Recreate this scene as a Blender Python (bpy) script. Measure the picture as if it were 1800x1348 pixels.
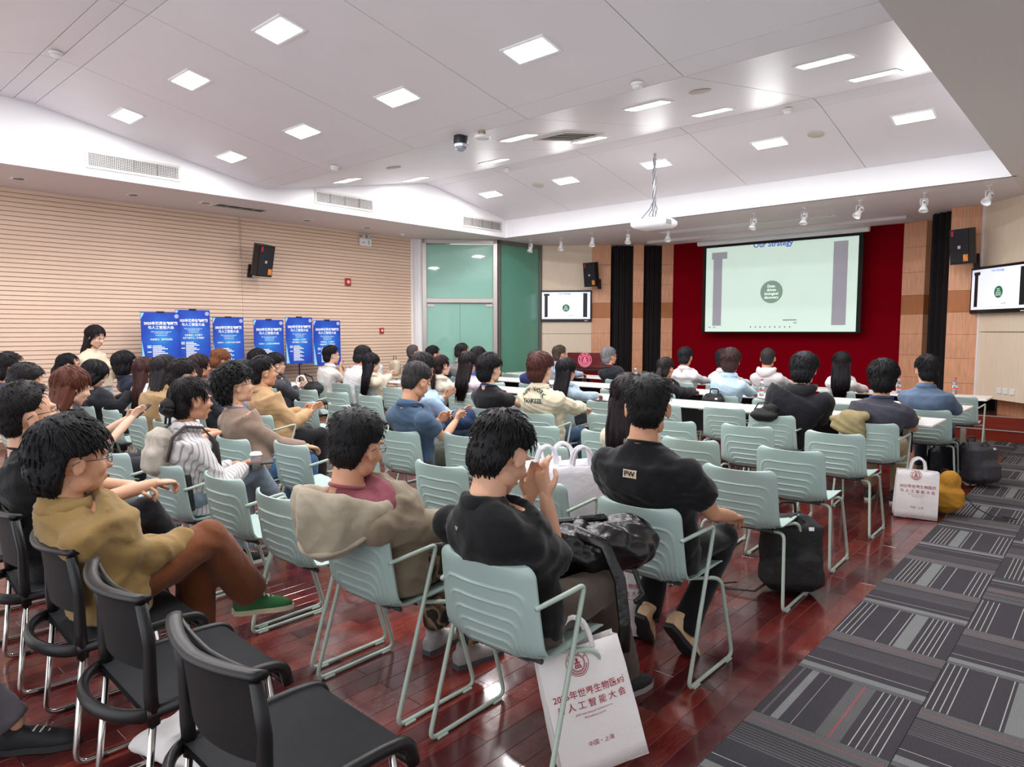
import bpy, math, random
import numpy as np
from mathutils import Vector, Matrix, Euler
random.seed(7); rng = np.random.default_rng(11)
scn = bpy.context.scene
for o in list(bpy.data.objects): bpy.data.objects.remove(o)
COL = scn.collection
# ------------------------------------------------------------------ camera, world, exposure, lights
cam_d = bpy.data.cameras.new('camera'); cam_d.sensor_width = 36; cam_d.lens = 24.14; cam_d.clip_start = .05
cam = bpy.data.objects.new('camera', cam_d); COL.objects.link(cam)
cam.location = (0, 0, 1.6)
cam.rotation_euler = (math.radians(90) - math.atan(93/1207), 0, math.radians(41.9))
scn.camera = cam
scn.view_settings.view_transform = 'Standard'; scn.view_settings.look = 'None'
scn.view_settings.gamma = 1; scn.view_settings.use_curve_mapping = False
scn.view_settings.exposure = 0.12
w = bpy.data.worlds.new('world'); scn.world = w; w.use_nodes = True
w.node_tree.nodes['Background'].inputs[0].default_value = (.93, .96, 1, 1)
w.node_tree.nodes['Background'].inputs[1].default_value = 1.7
LIGHT_W = 24.0        # watts of each ceiling panel
SPOT_W = 0.0
# ------------------------------------------------------------------ helpers
def lin(h):
    h = h.lstrip('#'); c = [int(h[i:i+2], 16)/255 for i in (0, 2, 4)]
    return tuple(x/12.92 if x <= .04045 else ((x+.055)/1.055)**2.4 for x in c) + (1,)
MATS = {}
def mat(name, col='#888888', rough=.6, metal=0, bump=0, bscale=40, vary=0, vscale=6, emit=0, trans=0, coat=0, spec=.5, alpha=1, sheen=0, stretch=None):
    if name in MATS: return MATS[name]
    m = bpy.data.materials.new(name); m.use_nodes = True; nt = m.node_tree; b = nt.nodes['Principled BSDF']
    c = lin(col) if isinstance(col, str) else col
    b.inputs['Base Color'].default_value = c; b.inputs['Roughness'].default_value = rough
    b.inputs['Metallic'].default_value = metal; b.inputs['Specular IOR Level'].default_value = spec
    b.inputs['Transmission Weight'].default_value = trans; b.inputs['Coat Weight'].default_value = coat
    b.inputs['Alpha'].default_value = alpha; b.inputs['Sheen Weight'].default_value = sheen
    if emit:
        b.inputs['Emission Color'].default_value = c; b.inputs['Emission Strength'].default_value = emit
    tc = nt.nodes.new('ShaderNodeTexCoord'); src = tc.outputs['Object']
    if stretch:
        mp = nt.nodes.new('ShaderNodeMapping'); mp.inputs['Scale'].default_value = stretch
        nt.links.new(src, mp.inputs[0]); src = mp.outputs[0]
    if vary:
        n = nt.nodes.new('ShaderNodeTexNoise'); n.inputs['Scale'].default_value = vscale; n.inputs['Detail'].default_value = 4
        nt.links.new(src, n.inputs['Vector'])
        r = nt.nodes.new('ShaderNodeMapRange'); r.inputs[1].default_value = .3; r.inputs[2].default_value = .7
        r.inputs[3].default_value = 1-vary; r.inputs[4].default_value = 1+vary
        nt.links.new(n.outputs[0], r.inputs[0])
        mx = nt.nodes.new('ShaderNodeVectorMath'); mx.operation = 'SCALE'; mx.inputs[0].default_value = c[:3]
        nt.links.new(r.outputs[0], mx.inputs['Scale']); nt.links.new(mx.outputs[0], b.inputs['Base Color'])
    if bump:
        n = nt.nodes.new('ShaderNodeTexNoise'); n.inputs['Scale'].default_value = bscale; n.inputs['Detail'].default_value = 5
        nt.links.new(src, n.inputs['Vector'])
        bp = nt.nodes.new('ShaderNodeBump'); bp.inputs['Strength'].default_value = bump; bp.inputs['Distance'].default_value = .02
        nt.links.new(n.outputs[0], bp.inputs['Height']); nt.links.new(bp.outputs[0], b.inputs['Normal'])
    MATS[name] = m; return m
def fab(col, kind='cotton', vary=.06):
    return mat('%s_%s' % (kind, col.strip('#')), col, rough=.9, bump=.35, bscale=14, vary=vary, vscale=9, spec=.25, sheen=.15 if kind == 'cotton' else 0)
class MB:
    """collects shapes and links them as one mesh object"""
    def __init__(s): s.v = []; s.f = []; s.mi = []; s.n = 0; s.m = 0
    def add(s, V, F, M=None):
        V = np.asarray(V, float).reshape(-1, 3)
        if M is not None:
            A = np.array(M); V = V @ A[:3, :3].T + A[:3, 3]
        s.v.append(V); n = s.n
        for f in F: s.f.append([i+n for i in f]); s.mi.append(s.m)
        s.n += len(V); return s
    def box(s, c, d, M=None, bev=0):
        x, y, z = [t/2 for t in d]
        if bev:
            V = []; b = min(bev, x*.99, y*.99, z*.99)
            for sz in (-1, 1):
                for lvl in ((x-b, y-b, z), (x, y, z-b)) if sz > 0 else ((x, y, z-b), (x-b, y-b, z)): pass
            rings = [(x-b, y-b, -z, 0), (x, y, -z+b, b), (x, y, z-b, b), (x-b, y-b, z, 0)]
            for (rx, ry, rz, k) in rings:
                q = b*.6
                V += [(rx-q, -ry, rz), (rx, -ry+q, rz), (rx, ry-q, rz), (rx-q, ry, rz), (-rx+q, ry, rz), (-rx, ry-q, rz), (-rx, -ry+q, rz), (-rx+q, -ry, rz)]
            F = [[7, 6, 5, 4, 3, 2, 1, 0], [24+i for i in range(8)]]
            for r in range(3):
                for i in range(8): F.append([r*8+i, r*8+(i+1) % 8, r*8+8+(i+1) % 8, r*8+8+i])
            V = np.array(V)+np.array(c)
            return s.add(V, F, M)
        V = [(c[0]+a*x, c[1]+b*y, c[2]+e*z) for a in (-1, 1) for b in (-1, 1) for e in (-1, 1)]
        return s.add(V, [[0, 1, 3, 2], [4, 6, 7, 5], [0, 4, 5, 1], [2, 3, 7, 6], [0, 2, 6, 4], [1, 5, 7, 3]], M)
    def prism(s, pts, z0, z1, M=None):
        n = len(pts); V = [(p[0], p[1], z0) for p in pts]+[(p[0], p[1], z1) for p in pts]
        return s.add(V, [list(range(n))[::-1], [n+i for i in range(n)]]+[[i, (i+1) % n, n+(i+1) % n, n+i] for i in range(n)], M)
    def rings(s, R, M=None, cap=True, close=False):
        """R: list of rings, each (n,3)"""
        n = len(R[0]); V = np.concatenate([np.asarray(r, float) for r in R]); F = []
        K = len(R)
        for k in range(K if close else K-1):
            a = k*n; b = ((k+1) % K)*n
            for i in range(n): j = (i+1) % n; F.append([a+i, a+j, b+j, b+i])
        if cap and not close: F.append(list(range(n))[::-1]); F.append([(K-1)*n+i for i in range(n)])
        return s.add(V, F, M)
    def tube(s, pts, r, n=8, M=None, close=False, flat=1.0, flatdir=None):
        P = [np.array(p, float) for p in pts]; K = len(P); R = []
        rr = r if hasattr(r, '__len__') else [r]*K
        up = None
        for i in range(K):
            if close: t = P[(i+1) % K]-P[i-1]
            else: t = P[min(i+1, K-1)]-P[max(i-1, 0)]
            t = t/(np.linalg.norm(t)+1e-9)
            if up is None:
                up = np.array(flatdir, float) if flatdir is not None else (np.array([0, 0, 1.]) if abs(t[2]) < .9 else np.array([1., 0, 0]))
            elif flatdir is not None: up = np.array(flatdir, float)
            a = np.cross(t, up); a /= np.linalg.norm(a)+1e-9; u = np.cross(a, t); up = u
            R.append([P[i]+rr[i]*(math.cos(2*math.pi*k/n)*a+math.sin(2*math.pi*k/n)*u*flat) for k in range(n)])
        return s.rings(R, M, close=close)
    def lathe(s, prof, n=20, M=None):
        R = [[(r*math.cos(2*math.pi*k/n), r*math.sin(2*math.pi*k/n), z) for k in range(n)] for r, z in prof]
        return s.rings(R, M)
    def ell(s, c, r, n=14, m=9, M=None, rot=None):
        V = []; F = []
        for i in range(m+1):
            th = math.pi*i/m
            for k in range(n): ph = 2*math.pi*k/n; V.append((r[0]*math.sin(th)*math.cos(ph), r[1]*math.sin(th)*math.sin(ph), r[2]*math.cos(th)))
        V = np.array(V)
        if rot is not None: V = V @ np.array(Euler(rot).to_matrix()).T
        V = V+np.array(c)
        for i in range(m):
            for k in range(n): j = (k+1) % n; F.append([i*n+k, i*n+n+k, i*n+n+j, i*n+j])
        return s.add(V, F, M)
    def arrays(s): return (np.concatenate(s.v) if s.v else np.zeros((0, 3))), s.f, s.mi
    def mesh(s, name, mats, smooth=False, auto=None):
        V, F, mi = s.arrays(); me = bpy.data.meshes.new(name); me.from_pydata(V.tolist(), [], F)
        for m in (mats if isinstance(mats, (list, tuple)) else [mats]): me.materials.append(m)
        if max(mi, default=0): me.polygons.foreach_set('material_index', mi)
        if smooth: me.polygons.foreach_set('use_smooth', [True]*len(F))
        me.update()
        if auto is not None: me.set_sharp_from_angle(angle=math.radians(auto))
        return me
    def build(s, name, mats, parent=None, smooth=False, auto=None, M=None):
        return link(name, s.mesh(name, mats, smooth, auto), parent, M)
def link(name, data, parent=None, M=None):
    o = bpy.data.objects.new(name, data); COL.objects.link(o)
    if parent is not None: o.parent = parent
    if M is not None: o.matrix_basis = Matrix(M) if not isinstance(M, Matrix) else M
    return o
def tag(o, label=None, cat=None, group=None, kind=None):
    if label: o['label'] = label
    if cat: o['category'] = cat
    if group: o['group'] = group
    if kind: o['kind'] = kind
    return o
def empty(name, loc=(0, 0, 0), rz=0, label=None, cat=None, group=None):
    o = bpy.data.objects.new(name, None); COL.objects.link(o); o.location = loc; o.rotation_euler = (0, 0, rz); o.empty_display_size = .1
    return tag(o, label, cat, group)
def copy_tree(o, parent=None):
    c = o.copy(); COL.objects.link(c); c.parent = parent
    for ch in o.children: copy_tree(ch, c)
    return c
def struct(o): o['kind'] = 'structure'; return o
def T(x, y, z): return Matrix.Translation((x, y, z))
def RZ(a): return Matrix.Rotation(a, 4, 'Z')
def RX(a): return Matrix.Rotation(a, 4, 'X')
def RY(a): return Matrix.Rotation(a, 4, 'Y')
def frame(o, u, v):
    u = Vector(u).normalized(); n = u.cross(Vector(v)).normalized(); v = n.cross(u)
    M = Matrix.Identity(4)
    for i in range(3): M[i][0] = u[i]; M[i][1] = v[i]; M[i][2] = n[i]; M[i][3] = o[i]
    return M
def fillet(pts, r, n=5):
    P = [Vector(p) for p in pts]; out = [P[0]]
    for i in range(1, len(P)-1):
        a = (P[i-1]-P[i]); b = (P[i+1]-P[i]); d = min(r, a.length*.49, b.length*.49); a = P[i]+a.normalized()*d; b = P[i]+b.normalized()*d
        for k in range(n+1):
            t = k/n; out.append(a*(1-t)**2+P[i]*2*t*(1-t)+b*t*t)
    out.append(P[-1]); return [tuple(p) for p in out]
DG = None
def text(mb, s, size, M, bold=0, align='CENTER', extrude=0, sx=1, spacing=1):
    """adds lettering (facing +Z of M) to a mesh builder"""
    cu = bpy.data.curves.new('lettering', 'FONT'); cu.body = s; cu.size = size; cu.align_x = align; cu.align_y = 'CENTER'
    cu.offset = bold*size; cu.extrude = extrude; cu.resolution_u = 2; cu.space_character = spacing
    o = bpy.data.objects.new('lettering', cu); COL.objects.link(o)
    bpy.context.view_layer.update()
    me = bpy.data.meshes.new_from_object(o.evaluated_get(bpy.context.evaluated_depsgraph_get()))
    V = np.array([v.co[:] for v in me.vertices]).reshape(-1, 3)
    if len(V):
        V[:, 0] *= sx; mb.add(V, [list(p.vertices) for p in me.polygons], M)
    bpy.data.objects.remove(o); bpy.data.curves.remove(cu); bpy.data.meshes.remove(me)
def annulus(mb, r0, r1, M, n=32, z=0):
    V = [(r*math.cos(2*math.pi*k/n), r*math.sin(2*math.pi*k/n), z) for r in (r0, r1) for k in range(n)]
    mb.add(V, [[k, (k+1) % n, n+(k+1) % n, n+k][::-1] for k in range(n)], M)
def rect(mb, x0, y0, x1, y1, M, z=0): mb.add([(x0, y0, z), (x1, y0, z), (x1, y1, z), (x0, y1, z)], [[0, 1, 2, 3]], M)
def grect(mb, x0, y0, x1, y1, M, n=8):
    V = [(x0+(x1-x0)*i/n, y0+(y1-y0)*j/n, 0) for j in range(n+1) for i in range(n+1)]; mb.add(V, [[j*(n+1)+i, j*(n+1)+i+1, (j+1)*(n+1)+i+1, (j+1)*(n+1)+i] for j in range(n) for i in range(n)], M)
def disc(mb, cx, cy, r, M, z=0, n=32): mb.add([(cx+r*math.cos(2*math.pi*k/n), cy+r*math.sin(2*math.pi*k/n), z) for k in range(n)], [list(range(n))], M)
def emblem(mb, r, M, z=0):
    """round university style seal: two rings, characters round the rim, ornament inside"""
    annulus(mb, r*.95, r, M, z=z); annulus(mb, r*.62, r*.68, M, z=z); annulus(mb, r*.55, r*.58, M, z=z)
    for k, ch in enumerate('大海'):
        pass
    for k in range(26):
        a = math.radians(200+k*5.4)*1.0; a = math.radians(195+k*6); Mx = M @ T(r*.815*math.cos(a), r*.815*math.sin(a), z) @ RZ(a+math.pi/2); rect(mb, -r*.028, -r*.06, r*.028, r*.06, Mx)
    for k in range(4):
        a = math.radians(150-k*40); Mx = M @ T(r*.81*math.cos(a), r*.81*math.sin(a), z) @ RZ(a-math.pi/2)
        rect(mb, -r*.09, -r*.08, r*.09, -r*.045, Mx); rect(mb, -r*.09, .02*r, r*.09, .055*r, Mx); rect(mb, -r*.02, -r*.08, r*.02, r*.09, Mx)
    rect(mb, -r*.28, -r*.38, r*.28, -r*.3, M, z); rect(mb, -r*.2, -r*.22, r*.2, -r*.16, M, z); rect(mb, -r*.035, -r*.36, r*.035, r*.42, M, z)
    mb.add([(-r*.3, -r*.3, z), (-r*.2, -r*.3, z), (0, r*.3, z), (0, r*.42, z)], [[0, 1, 2, 3]], M); mb.add([(r*.3, -r*.3, z), (r*.2, -r*.3, z), (0, r*.3, z), (0, r*.42, z)], [[3, 2, 1, 0]], M)
    rect(mb, -r*.3, r*.02, r*.3, r*.08, M, z); annulus(mb, r*.08, r*.13, M @ T(0, r*.3, 0), n=14, z=z)
M_WHITE = mat('white_paint', '#eeedf0', .7, bump=.02, bscale=80)
M_CEIL = mat('ceiling_paint', '#e6e2e6', .45, bump=.015, bscale=60, vary=.015, vscale=2)
M_GAP = mat('shadow_gap', '#45414a', .9)
M_STEEL = mat('brushed_steel', '#b9b3ae', .32, .9, bump=.05, bscale=20, stretch=(1, 1, 30))
M_BLACKP = mat('black_plastic', '#0f0f11', .42, bump=.05, bscale=200)
M_CHROME = mat('chrome', '#d4d0cc', .12, 1)
M_PAPER = mat('white_print', '#f6f8fb', .6)
M_WPLAST = mat('white_plastic', '#eeeef0', .35)
# ================================================================== ROOM
def wood_floor_mat():
    m = bpy.data.materials.new('red_parquet'); m.use_nodes = True; nt = m.node_tree; b = nt.nodes['Principled BSDF']; N = nt.nodes.new; L = nt.links.new
    g = N('ShaderNodeNewGeometry'); s = N('ShaderNodeSeparateXYZ'); L(g.outputs['Position'], s.inputs[0])
    def mth(op, a, c):
        n = N('ShaderNodeMath'); n.operation = op
        for i, q in enumerate((a, c)):
            if q is None: continue
            if isinstance(q, (int, float)): n.inputs[i].default_value = q
            else: L(q, n.inputs[i])
        return n.outputs[0]
    k = mth('FLOOR', mth('DIVIDE', mth('ADD', s.outputs[0], 1.105), .097), None)
    yy = mth('FLOOR', mth('DIVIDE', mth('ADD', mth('SUBTRACT', s.outputs[1], 2.47), mth('MULTIPLY', k, .3125)), .625), None)
    c = N('ShaderNodeCombineXYZ'); L(k, c.inputs[0]); L(yy, c.inputs[1])
    wn = N('ShaderNodeTexWhiteNoise'); L(c.outputs[0], wn.inputs[0])
    r = N('ShaderNodeValToRGB'); cr = r.color_ramp
    for i, (p, h) in enumerate([(0, '#45161a'), (.35, '#551c1b'), (.7, '#642320'), (1, '#7a3026')]):
        e = cr.elements[i] if i < 2 else cr.elements.new(p); e.position = p; e.color = lin(h)
    L(wn.outputs[0], r.inputs[0])
    mp = N('ShaderNodeMapping'); mp.inputs['Scale'].default_value = (40, 3, 1); L(g.outputs['Position'], mp.inputs[0])
    no = N('ShaderNodeTexNoise'); no.inputs['Scale'].default_value = 3; no.inputs['Detail'].default_value = 6; L(mp.outputs[0], no.inputs['Vector'])
    mr = N('ShaderNodeMapRange'); mr.inputs[1].default_value = .3; mr.inputs[2].default_value = .7; mr.inputs[3].default_value = .72; mr.inputs[4].default_value = 1.25; L(no.outputs[0], mr.inputs[0])
    sc = N('ShaderNodeVectorMath'); sc.operation = 'SCALE'; L(r.outputs[0], sc.inputs[0]); L(mr.outputs[0], sc.inputs['Scale']); L(sc.outputs[0], b.inputs['Base Color'])
    n2 = N('ShaderNodeTexNoise'); n2.inputs['Scale'].default_value = 5; n2.inputs['Detail'].default_value = 8; L(g.outputs['Position'], n2.inputs['Vector'])
    m2 = N('ShaderNodeMapRange'); m2.inputs[1].default_value = .35; m2.inputs[2].default_value = .7; m2.inputs[3].default_value = .14; m2.inputs[4].default_value = .32; L(n2.outputs[0], m2.inputs[0]); L(m2.outputs[0], b.inputs['Roughness'])
    b.inputs['Coat Weight'].default_value = .5; b.inputs['Coat Roughness'].default_value = .08
    n3 = N('ShaderNodeTexNoise'); n3.inputs['Scale'].default_value = 9; L(g.outputs['Position'], n3.inputs['Vector'])
    bp = N('ShaderNodeBump'); bp.inputs['Strength'].default_value = .12; bp.inputs['Distance'].default_value = .01; L(n3.outputs[0], bp.inputs['Height']); L(bp.outputs[0], b.inputs['Normal'])
    return m
M_WOOD = wood_floor_mat()
floor = MB().box((-4.5, 6.2, -.07), (14, 15.8, .1)).build('floor', mat('screed', '#5a2420', .8)); struct(floor)
EX, PW, PL, YE = -1.105, .097, .625, 10.6
def plank_mesh(wd, ln):
    mb = MB(); a, c, h, e = wd/2-.0005, ln/2-.0005, .012, .0012
    V = [(sx*a, sy*c, -h) for sx, sy in ((-1, -1), (1, -1), (1, 1), (-1, 1))]+[(sx*a, sy*c, -e) for sx, sy in ((-1, -1), (1, -1), (1, 1), (-1, 1))]+[(sx*(a-e), sy*(c-e), 0) for sx, sy in ((-1, -1), (1, -1), (1, 1), (-1, 1))]
    F = [[8, 9, 10, 11]]+[[b0+i, b0+(i+1) % 4, b0+4+(i+1) % 4, b0+4+i] for b0 in (0, 4) for i in range(4)]
    return V, F
pl_list = []
for k in range(104):
    xc = EX-PW*(k+.5); off = 2.47+((k+1)*.3125) % PL
    j0 = int(math.floor((-1.4-off)/PL))
    for j in range(j0, j0+22):
        y0 = max(off+j*PL, -1.4); y1 = min(off+(j+1)*PL, YE)
        if y1-y0 > .02: pl_list.append((xc, (y0+y1)/2, y1-y0))
def fov(x, y):
    d = math.hypot(x, y); ang = math.degrees(math.atan2(-x, y)); return d if (4 < ang < 80 and y > .2) else 1e3+d
order = sorted(pl_list, key=lambda p: fov(p[0], p[1]))
full = None; rest = MB(); made = 0
V, F = plank_mesh(PW, PL); mb = MB().add(V, F); PLANK = mb.mesh('plank', M_WOOD)
for (x, y, ln) in order:
    if made < 300 and abs(ln-PL) < 1e-4:
        link('plank', PLANK, floor, T(x, y, 0)); made += 1
    else:
        v2, f2 = plank_mesh(PW, ln); rest.add(np.array(v2)+np.array((x, y, 0)), f2)
tag(rest.build('planking', M_WOOD, floor), kind='stuff')
# carpet tiles with woven stripes
def carpet_mat(name, var):
    m = bpy.data.materials.new(name); m.use_nodes = True; nt = m.node_tree; b = nt.nodes['Principled BSDF']; N = nt.nodes.new; L = nt.links.new
    tc = N('ShaderNodeTexCoord'); s = N('ShaderNodeSeparateXYZ'); L(tc.outputs['Object'], s.inputs[0])
    mr = N('ShaderNodeMapRange'); mr.inputs[1].default_value = -.2625; mr.inputs[2].default_value = .2625; L(s.outputs[0], mr.inputs[0])
    r = N('ShaderNodeValToRGB'); r.color_ramp.interpolation = 'CONSTANT'; D, LG, LI, RD, MG = '#424044', '#797b7b', '#a6a7a3', '#a04c56', '#5f5e5f'
    if var == 0: st = [(0, D), (.10, LI), (.108, D), (.145, LI), (.153, D), (.19, LI), (.198, D), (.235, LI), (.243, D), (.28, LI), (.288, D), (.33, LG), (.45, D), (.475, LI), (.481, D), (.60, LI), (.606, D), (.82, LI), (.828, D), (.87, LI), (.878, D), (.92, LI), (.928, D), (.97, LI), (.978, D)]
    elif var == 1: st = [(0, '#605f61'), (.06, LG), (.15, D), (.25, LI), (.255, D), (.50, MG), (.512, D), (.535, MG), (.547, D), (.57, MG), (.582, D), (.605, MG), (.617, D), (.64, MG), (.652, D), (.675, MG), (.687, D), (.71, MG), (.722, D), (.745, MG), (.757, D), (.80, MG), (.89, RD), (.896, MG), (1, D)]
    else: st = [(0, D), (.08, LI), (.087, D), (.13, LI), (.137, D), (.18, LI), (.187, D), (.23, LI), (.237, D), (.28, LI), (.287, D), (.34, MG), (.42, RD), (.43, MG), (.52, D), (.70, LI), (.706, D), (.80, LG), (.86, D), (.92, MG), (.94, D)]
    cr = r.color_ramp
    for i, (p, h) in enumerate(st):
        e = cr.elements[i] if i < 2 else cr.elements.new(p); e.position = p; e.color = lin(h)
    L(mr.outputs[0], r.inputs[0])
    no = N('ShaderNodeTexNoise'); no.inputs['Scale'].default_value = 220; no.inputs['Detail'].default_value = 2; L(tc.outputs['Object'], no.inputs['Vector'])
    m3 = N('ShaderNodeMapRange'); m3.inputs[1].default_value = .3; m3.inputs[2].default_value = .7; m3.inputs[3].default_value = .7; m3.inputs[4].default_value = 1.2; L(no.outputs[0], m3.inputs[0])
    sc = N('ShaderNodeVectorMath'); sc.operation = 'SCALE'; L(r.outputs[0], sc.inputs[0]); L(m3.outputs[0], sc.inputs['Scale']); L(sc.outputs[0], b.inputs['Base Color'])
    bp = N('ShaderNodeBump'); bp.inputs['Strength'].default_value = .5; bp.inputs['Distance'].default_value = .004; L(no.outputs[0], bp.inputs['Height']); L(bp.outputs[0], b.inputs['Normal'])
    b.inputs['Roughness'].default_value = 1; b.inputs['Specular IOR Level'].default_value = .1
    return m
CM = [carpet_mat('striped_carpet_%s' % n, i) for i, n in enumerate(('ribbed', 'banded', 'mixed'))]
TS = .525
TM = []
for m in CM:
    mb = MB(); a = TS/2-.0008
    mb.add([(sx*q, sy*q, z) for q, z in ((a, -.012), (a, -.001), (a-.0012, 0)) for sx, sy in ((-1, -1), (1, -1), (1, 1), (-1, 1))], [[8, 9, 10, 11]]+[[b0+i, b0+(i+1) % 4, b0+4+(i+1) % 4, b0+4+i] for b0 in (0, 4) for i in range(4)])
    TM.append(mb.mesh('carpet_tile', m))
for ci in range(-14, 5):
    for ri in range(-8, 18):
        x = EX+TS*(ci+.5); y = 2.76+TS*(ri+.5)-.02*(ci > 0)
        if (ci < 0 and y < YE+TS/2-.02) or y > 12.05-TS/2+.2: continue
        if ci < 0: y = YE+TS*(.5+(ri-15)) if ri >= 15 else y
        if y > 11.95 or (ci > 1 and y < 0): continue
        rot = ((ci+ri) % 2)*math.pi/2 + (math.pi if (ci*7+ri*3) % 5 < 2 else 0)
        v = 0 if (ci+ri) % 2 == 0 else 1
        if (ci*5+ri*11) % 7 == 0: v = 2
        link('carpet_tile', TM[v], floor, T(x, y, 0) @ RZ(rot))
MB().box((-1.6, 10.6, .001), (.001, .001, .001))
# ------------------------------------------------------------------ ceiling
ceil = empty('ceiling', (0, 0, 0)); struct(ceil)
MB().box((-4.6, 5.4, 4.62), (13.6, 14.6, .06)).build('slab', M_GAP, ceil)
CXs = [-9.65, -7.96, -6.25, -4.55, -2.85, -1.18]
CY = [(-1.5, 3.58), (2.05, 4.25), (2.21, 4.255), (2.41, 4.235), (5.05, 3.73), (5.30, 3.69), (8.37, 4.265), (8.64, 4.24), (10.56, 3.855)]
def cz(y):
    for (a, za), (b, zb) in zip(CY, CY[1:]):
        if a <= y <= b: return za+(zb-za)*(y-a)/(b-a)
for (y0, z0), (y1, z1) in zip(CY, CY[1:]):
    for x0, x1 in zip(CXs, CXs[1:]):
        g_ = .004; d = .03; mb = MB(); s_ = (z1-z0)/(y1-y0)
        ya, yb = y0+g_, y1-g_; za, zb = z0+s_*g_, z1-s_*g_; xa, xb = x0+g_, x1-g_
        mb.add([(xa, ya, za), (xb, ya, za), (xb, yb, zb), (xa, yb, zb), (xa, ya, za+d), (xb, ya, za+d), (xb, yb, zb+d), (xa, yb, zb+d)], [[3, 2, 1, 0], [4, 5, 6, 7], [0, 1, 5, 4], [1, 2, 6, 5], [2, 3, 7, 6], [3, 0, 4, 7]])
        mb.build('ceiling_panel', M_CEIL, ceil)
    mbb = MB(); mbb.add([(-9.65, y0, z0+.034), (-1.18, y0, z0+.034), (-1.18, y1, z1+.034), (-9.65, y1, z1+.034)], [[3, 2, 1, 0]]); mbb.build('backing', M_GAP, ceil)
# fascias
prof = [(y, z) for y, z in CY]
mb = MB(); mb.add([(-9.65, y, z+.02) for y, z in prof]+[(-9.65, y, 3.5) for y, z in prof]+[(-9.70, y, z+.02) for y, z in prof]+[(-9.70, y, 3.5) for y, z in prof], [[i, i+1, 9+i+1, 9+i] for i in range(8)]+[[18+i+1, 18+i, 27+i, 27+i+1] for i in range(8)])
mb.build('fascia', M_WHITE, ceil)
mb = MB(); mb.add([(x, y, z+.02) for x in (-1.18, -1.13) for y, z in prof]+[(x, y, 3.5) for x in (-1.18, -1.13) for y, z in prof], [[i+1, i, 18+i, 18+i+1] for i in range(8)]+[[9+i, 10+i, 28+i, 27+i] for i in range(8)])
mb.build('fascia', M_WHITE, ceil)
MB().box((-5.415, 10.585, 3.69), (8.56, .05, .38)).build('fascia', M_WHITE, ceil)
M_SOFF = mat('soffit_paint', '#dcd3d3', .6)
MB().box((-10.486, 4.6, 3.521), (1.66, 12.2, .04)).build('soffit', M_SOFF, ceil)
MB().box((.35, 6.4, 3.52), (3.06, 15.8, .04)).build('soffit', mat('side_soffit_paint', '#d3cdca', .6), ceil)
MB().box((-5.415, 12.45, 3.52), (8.47, 3.75, .04)).build('soffit', M_SOFF, ceil)
MB().box((-10.486, 12.53, 3.522), (1.66, 3.65, .04)).build('soffit', M_SOFF, ceil)
MB().box((-5.3, 13.2, 3.475), (4.9, .5, .05)).build('soffit_step', M_SOFF, ceil)
MB().box((-5.3, 12.1, 3.497), (3.2, .28, .006)).build('access_panel', M_WHITE, ceil)
# ------------------------------------------------------------------ left wall of slats
wl = empty('wall_left'); struct(wl)
MB().box((-11.31, 4.0, 1.75), (.1, 10.8, 3.5)).build('backing', mat('slat_groove', '#c09d84', .9), wl)
M_SLAT = mat('pale_maple_slats', '#e6cbb4', .5, vary=.05, vscale=3, stretch=(1, .3, 12))
def slat_mesh(L_):
    h = .0535; V = []
    for y in (0, L_): V += [(0, y, -h/2), (.014, y, -h/2), (.018, y, -h/2+.004), (.018, y, h/2-.004), (.014, y, h/2), (0, y, h/2)]
    F = [[i, i+1, 7+i, 6+i] for i in range(5)]+[[5, 4, 3, 2, 1, 0], [6, 7, 8, 9, 10, 11]]
    return MB().add(V, F).mesh('slat', M_SLAT)
sl = [(-1.4, slat_mesh(7.075)), (5.68, slat_mesh(3.69))]
for k in range(56):
    for y, me in sl: link('slat', me, wl, T(-11.26, y, .04+k*.0625))
struct(MB().box((-11.235, 4.0, .05), (.03, 10.8, .1)).build('baseboard_left', mat('skirting', '#8a6a55', .5)))
# ------------------------------------------------------------------ front walls
wf = empty('wall_front'); struct(wf)
def wallseg(name, a, b, z0, z1, m, th=.08, parent=None, out=0, bev=0):
    a = Vector(a); b = Vector(b); d = b-a; L_ = d.length; ang = math.atan2(d.y, d.x)
    return MB().box((L_/2, th/2+out, (z0+z1)/2), (L_, th, z1-z0), bev=bev).build(name, m, parent or wf, M=T(a.x, a.y, 0) @ RZ(ang))
M_BEIGE = mat('beige_laminate', '#ead7bf', .5, vary=.05, vscale=4, stretch=(14, 14, .6))
M_CHERRY = mat('cherry_veneer', '#dca07a', .4, vary=.16, vscale=5, stretch=(10, 10, .7))
M_CHDARK = mat('amber_band', '#b36c36', .4, vary=.12, vscale=5, stretch=(10, 10, .7))
M_VELV = mat('black_velvet', '#0d070a', 1, sheen=.1)
M_RED = mat('crimson_felt', '#7d0012', .95, vary=.05, vscale=1.2, spec=.05)
wallseg('white_pier', (-11.26, 9.37), (-11.10, 9.55), 0, 3.5, M_WHITE)
MB().box((-11.2, 9.9, 1.75), (.1, 1.0, 3.5)).build('return', M_WHITE, wf)
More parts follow.
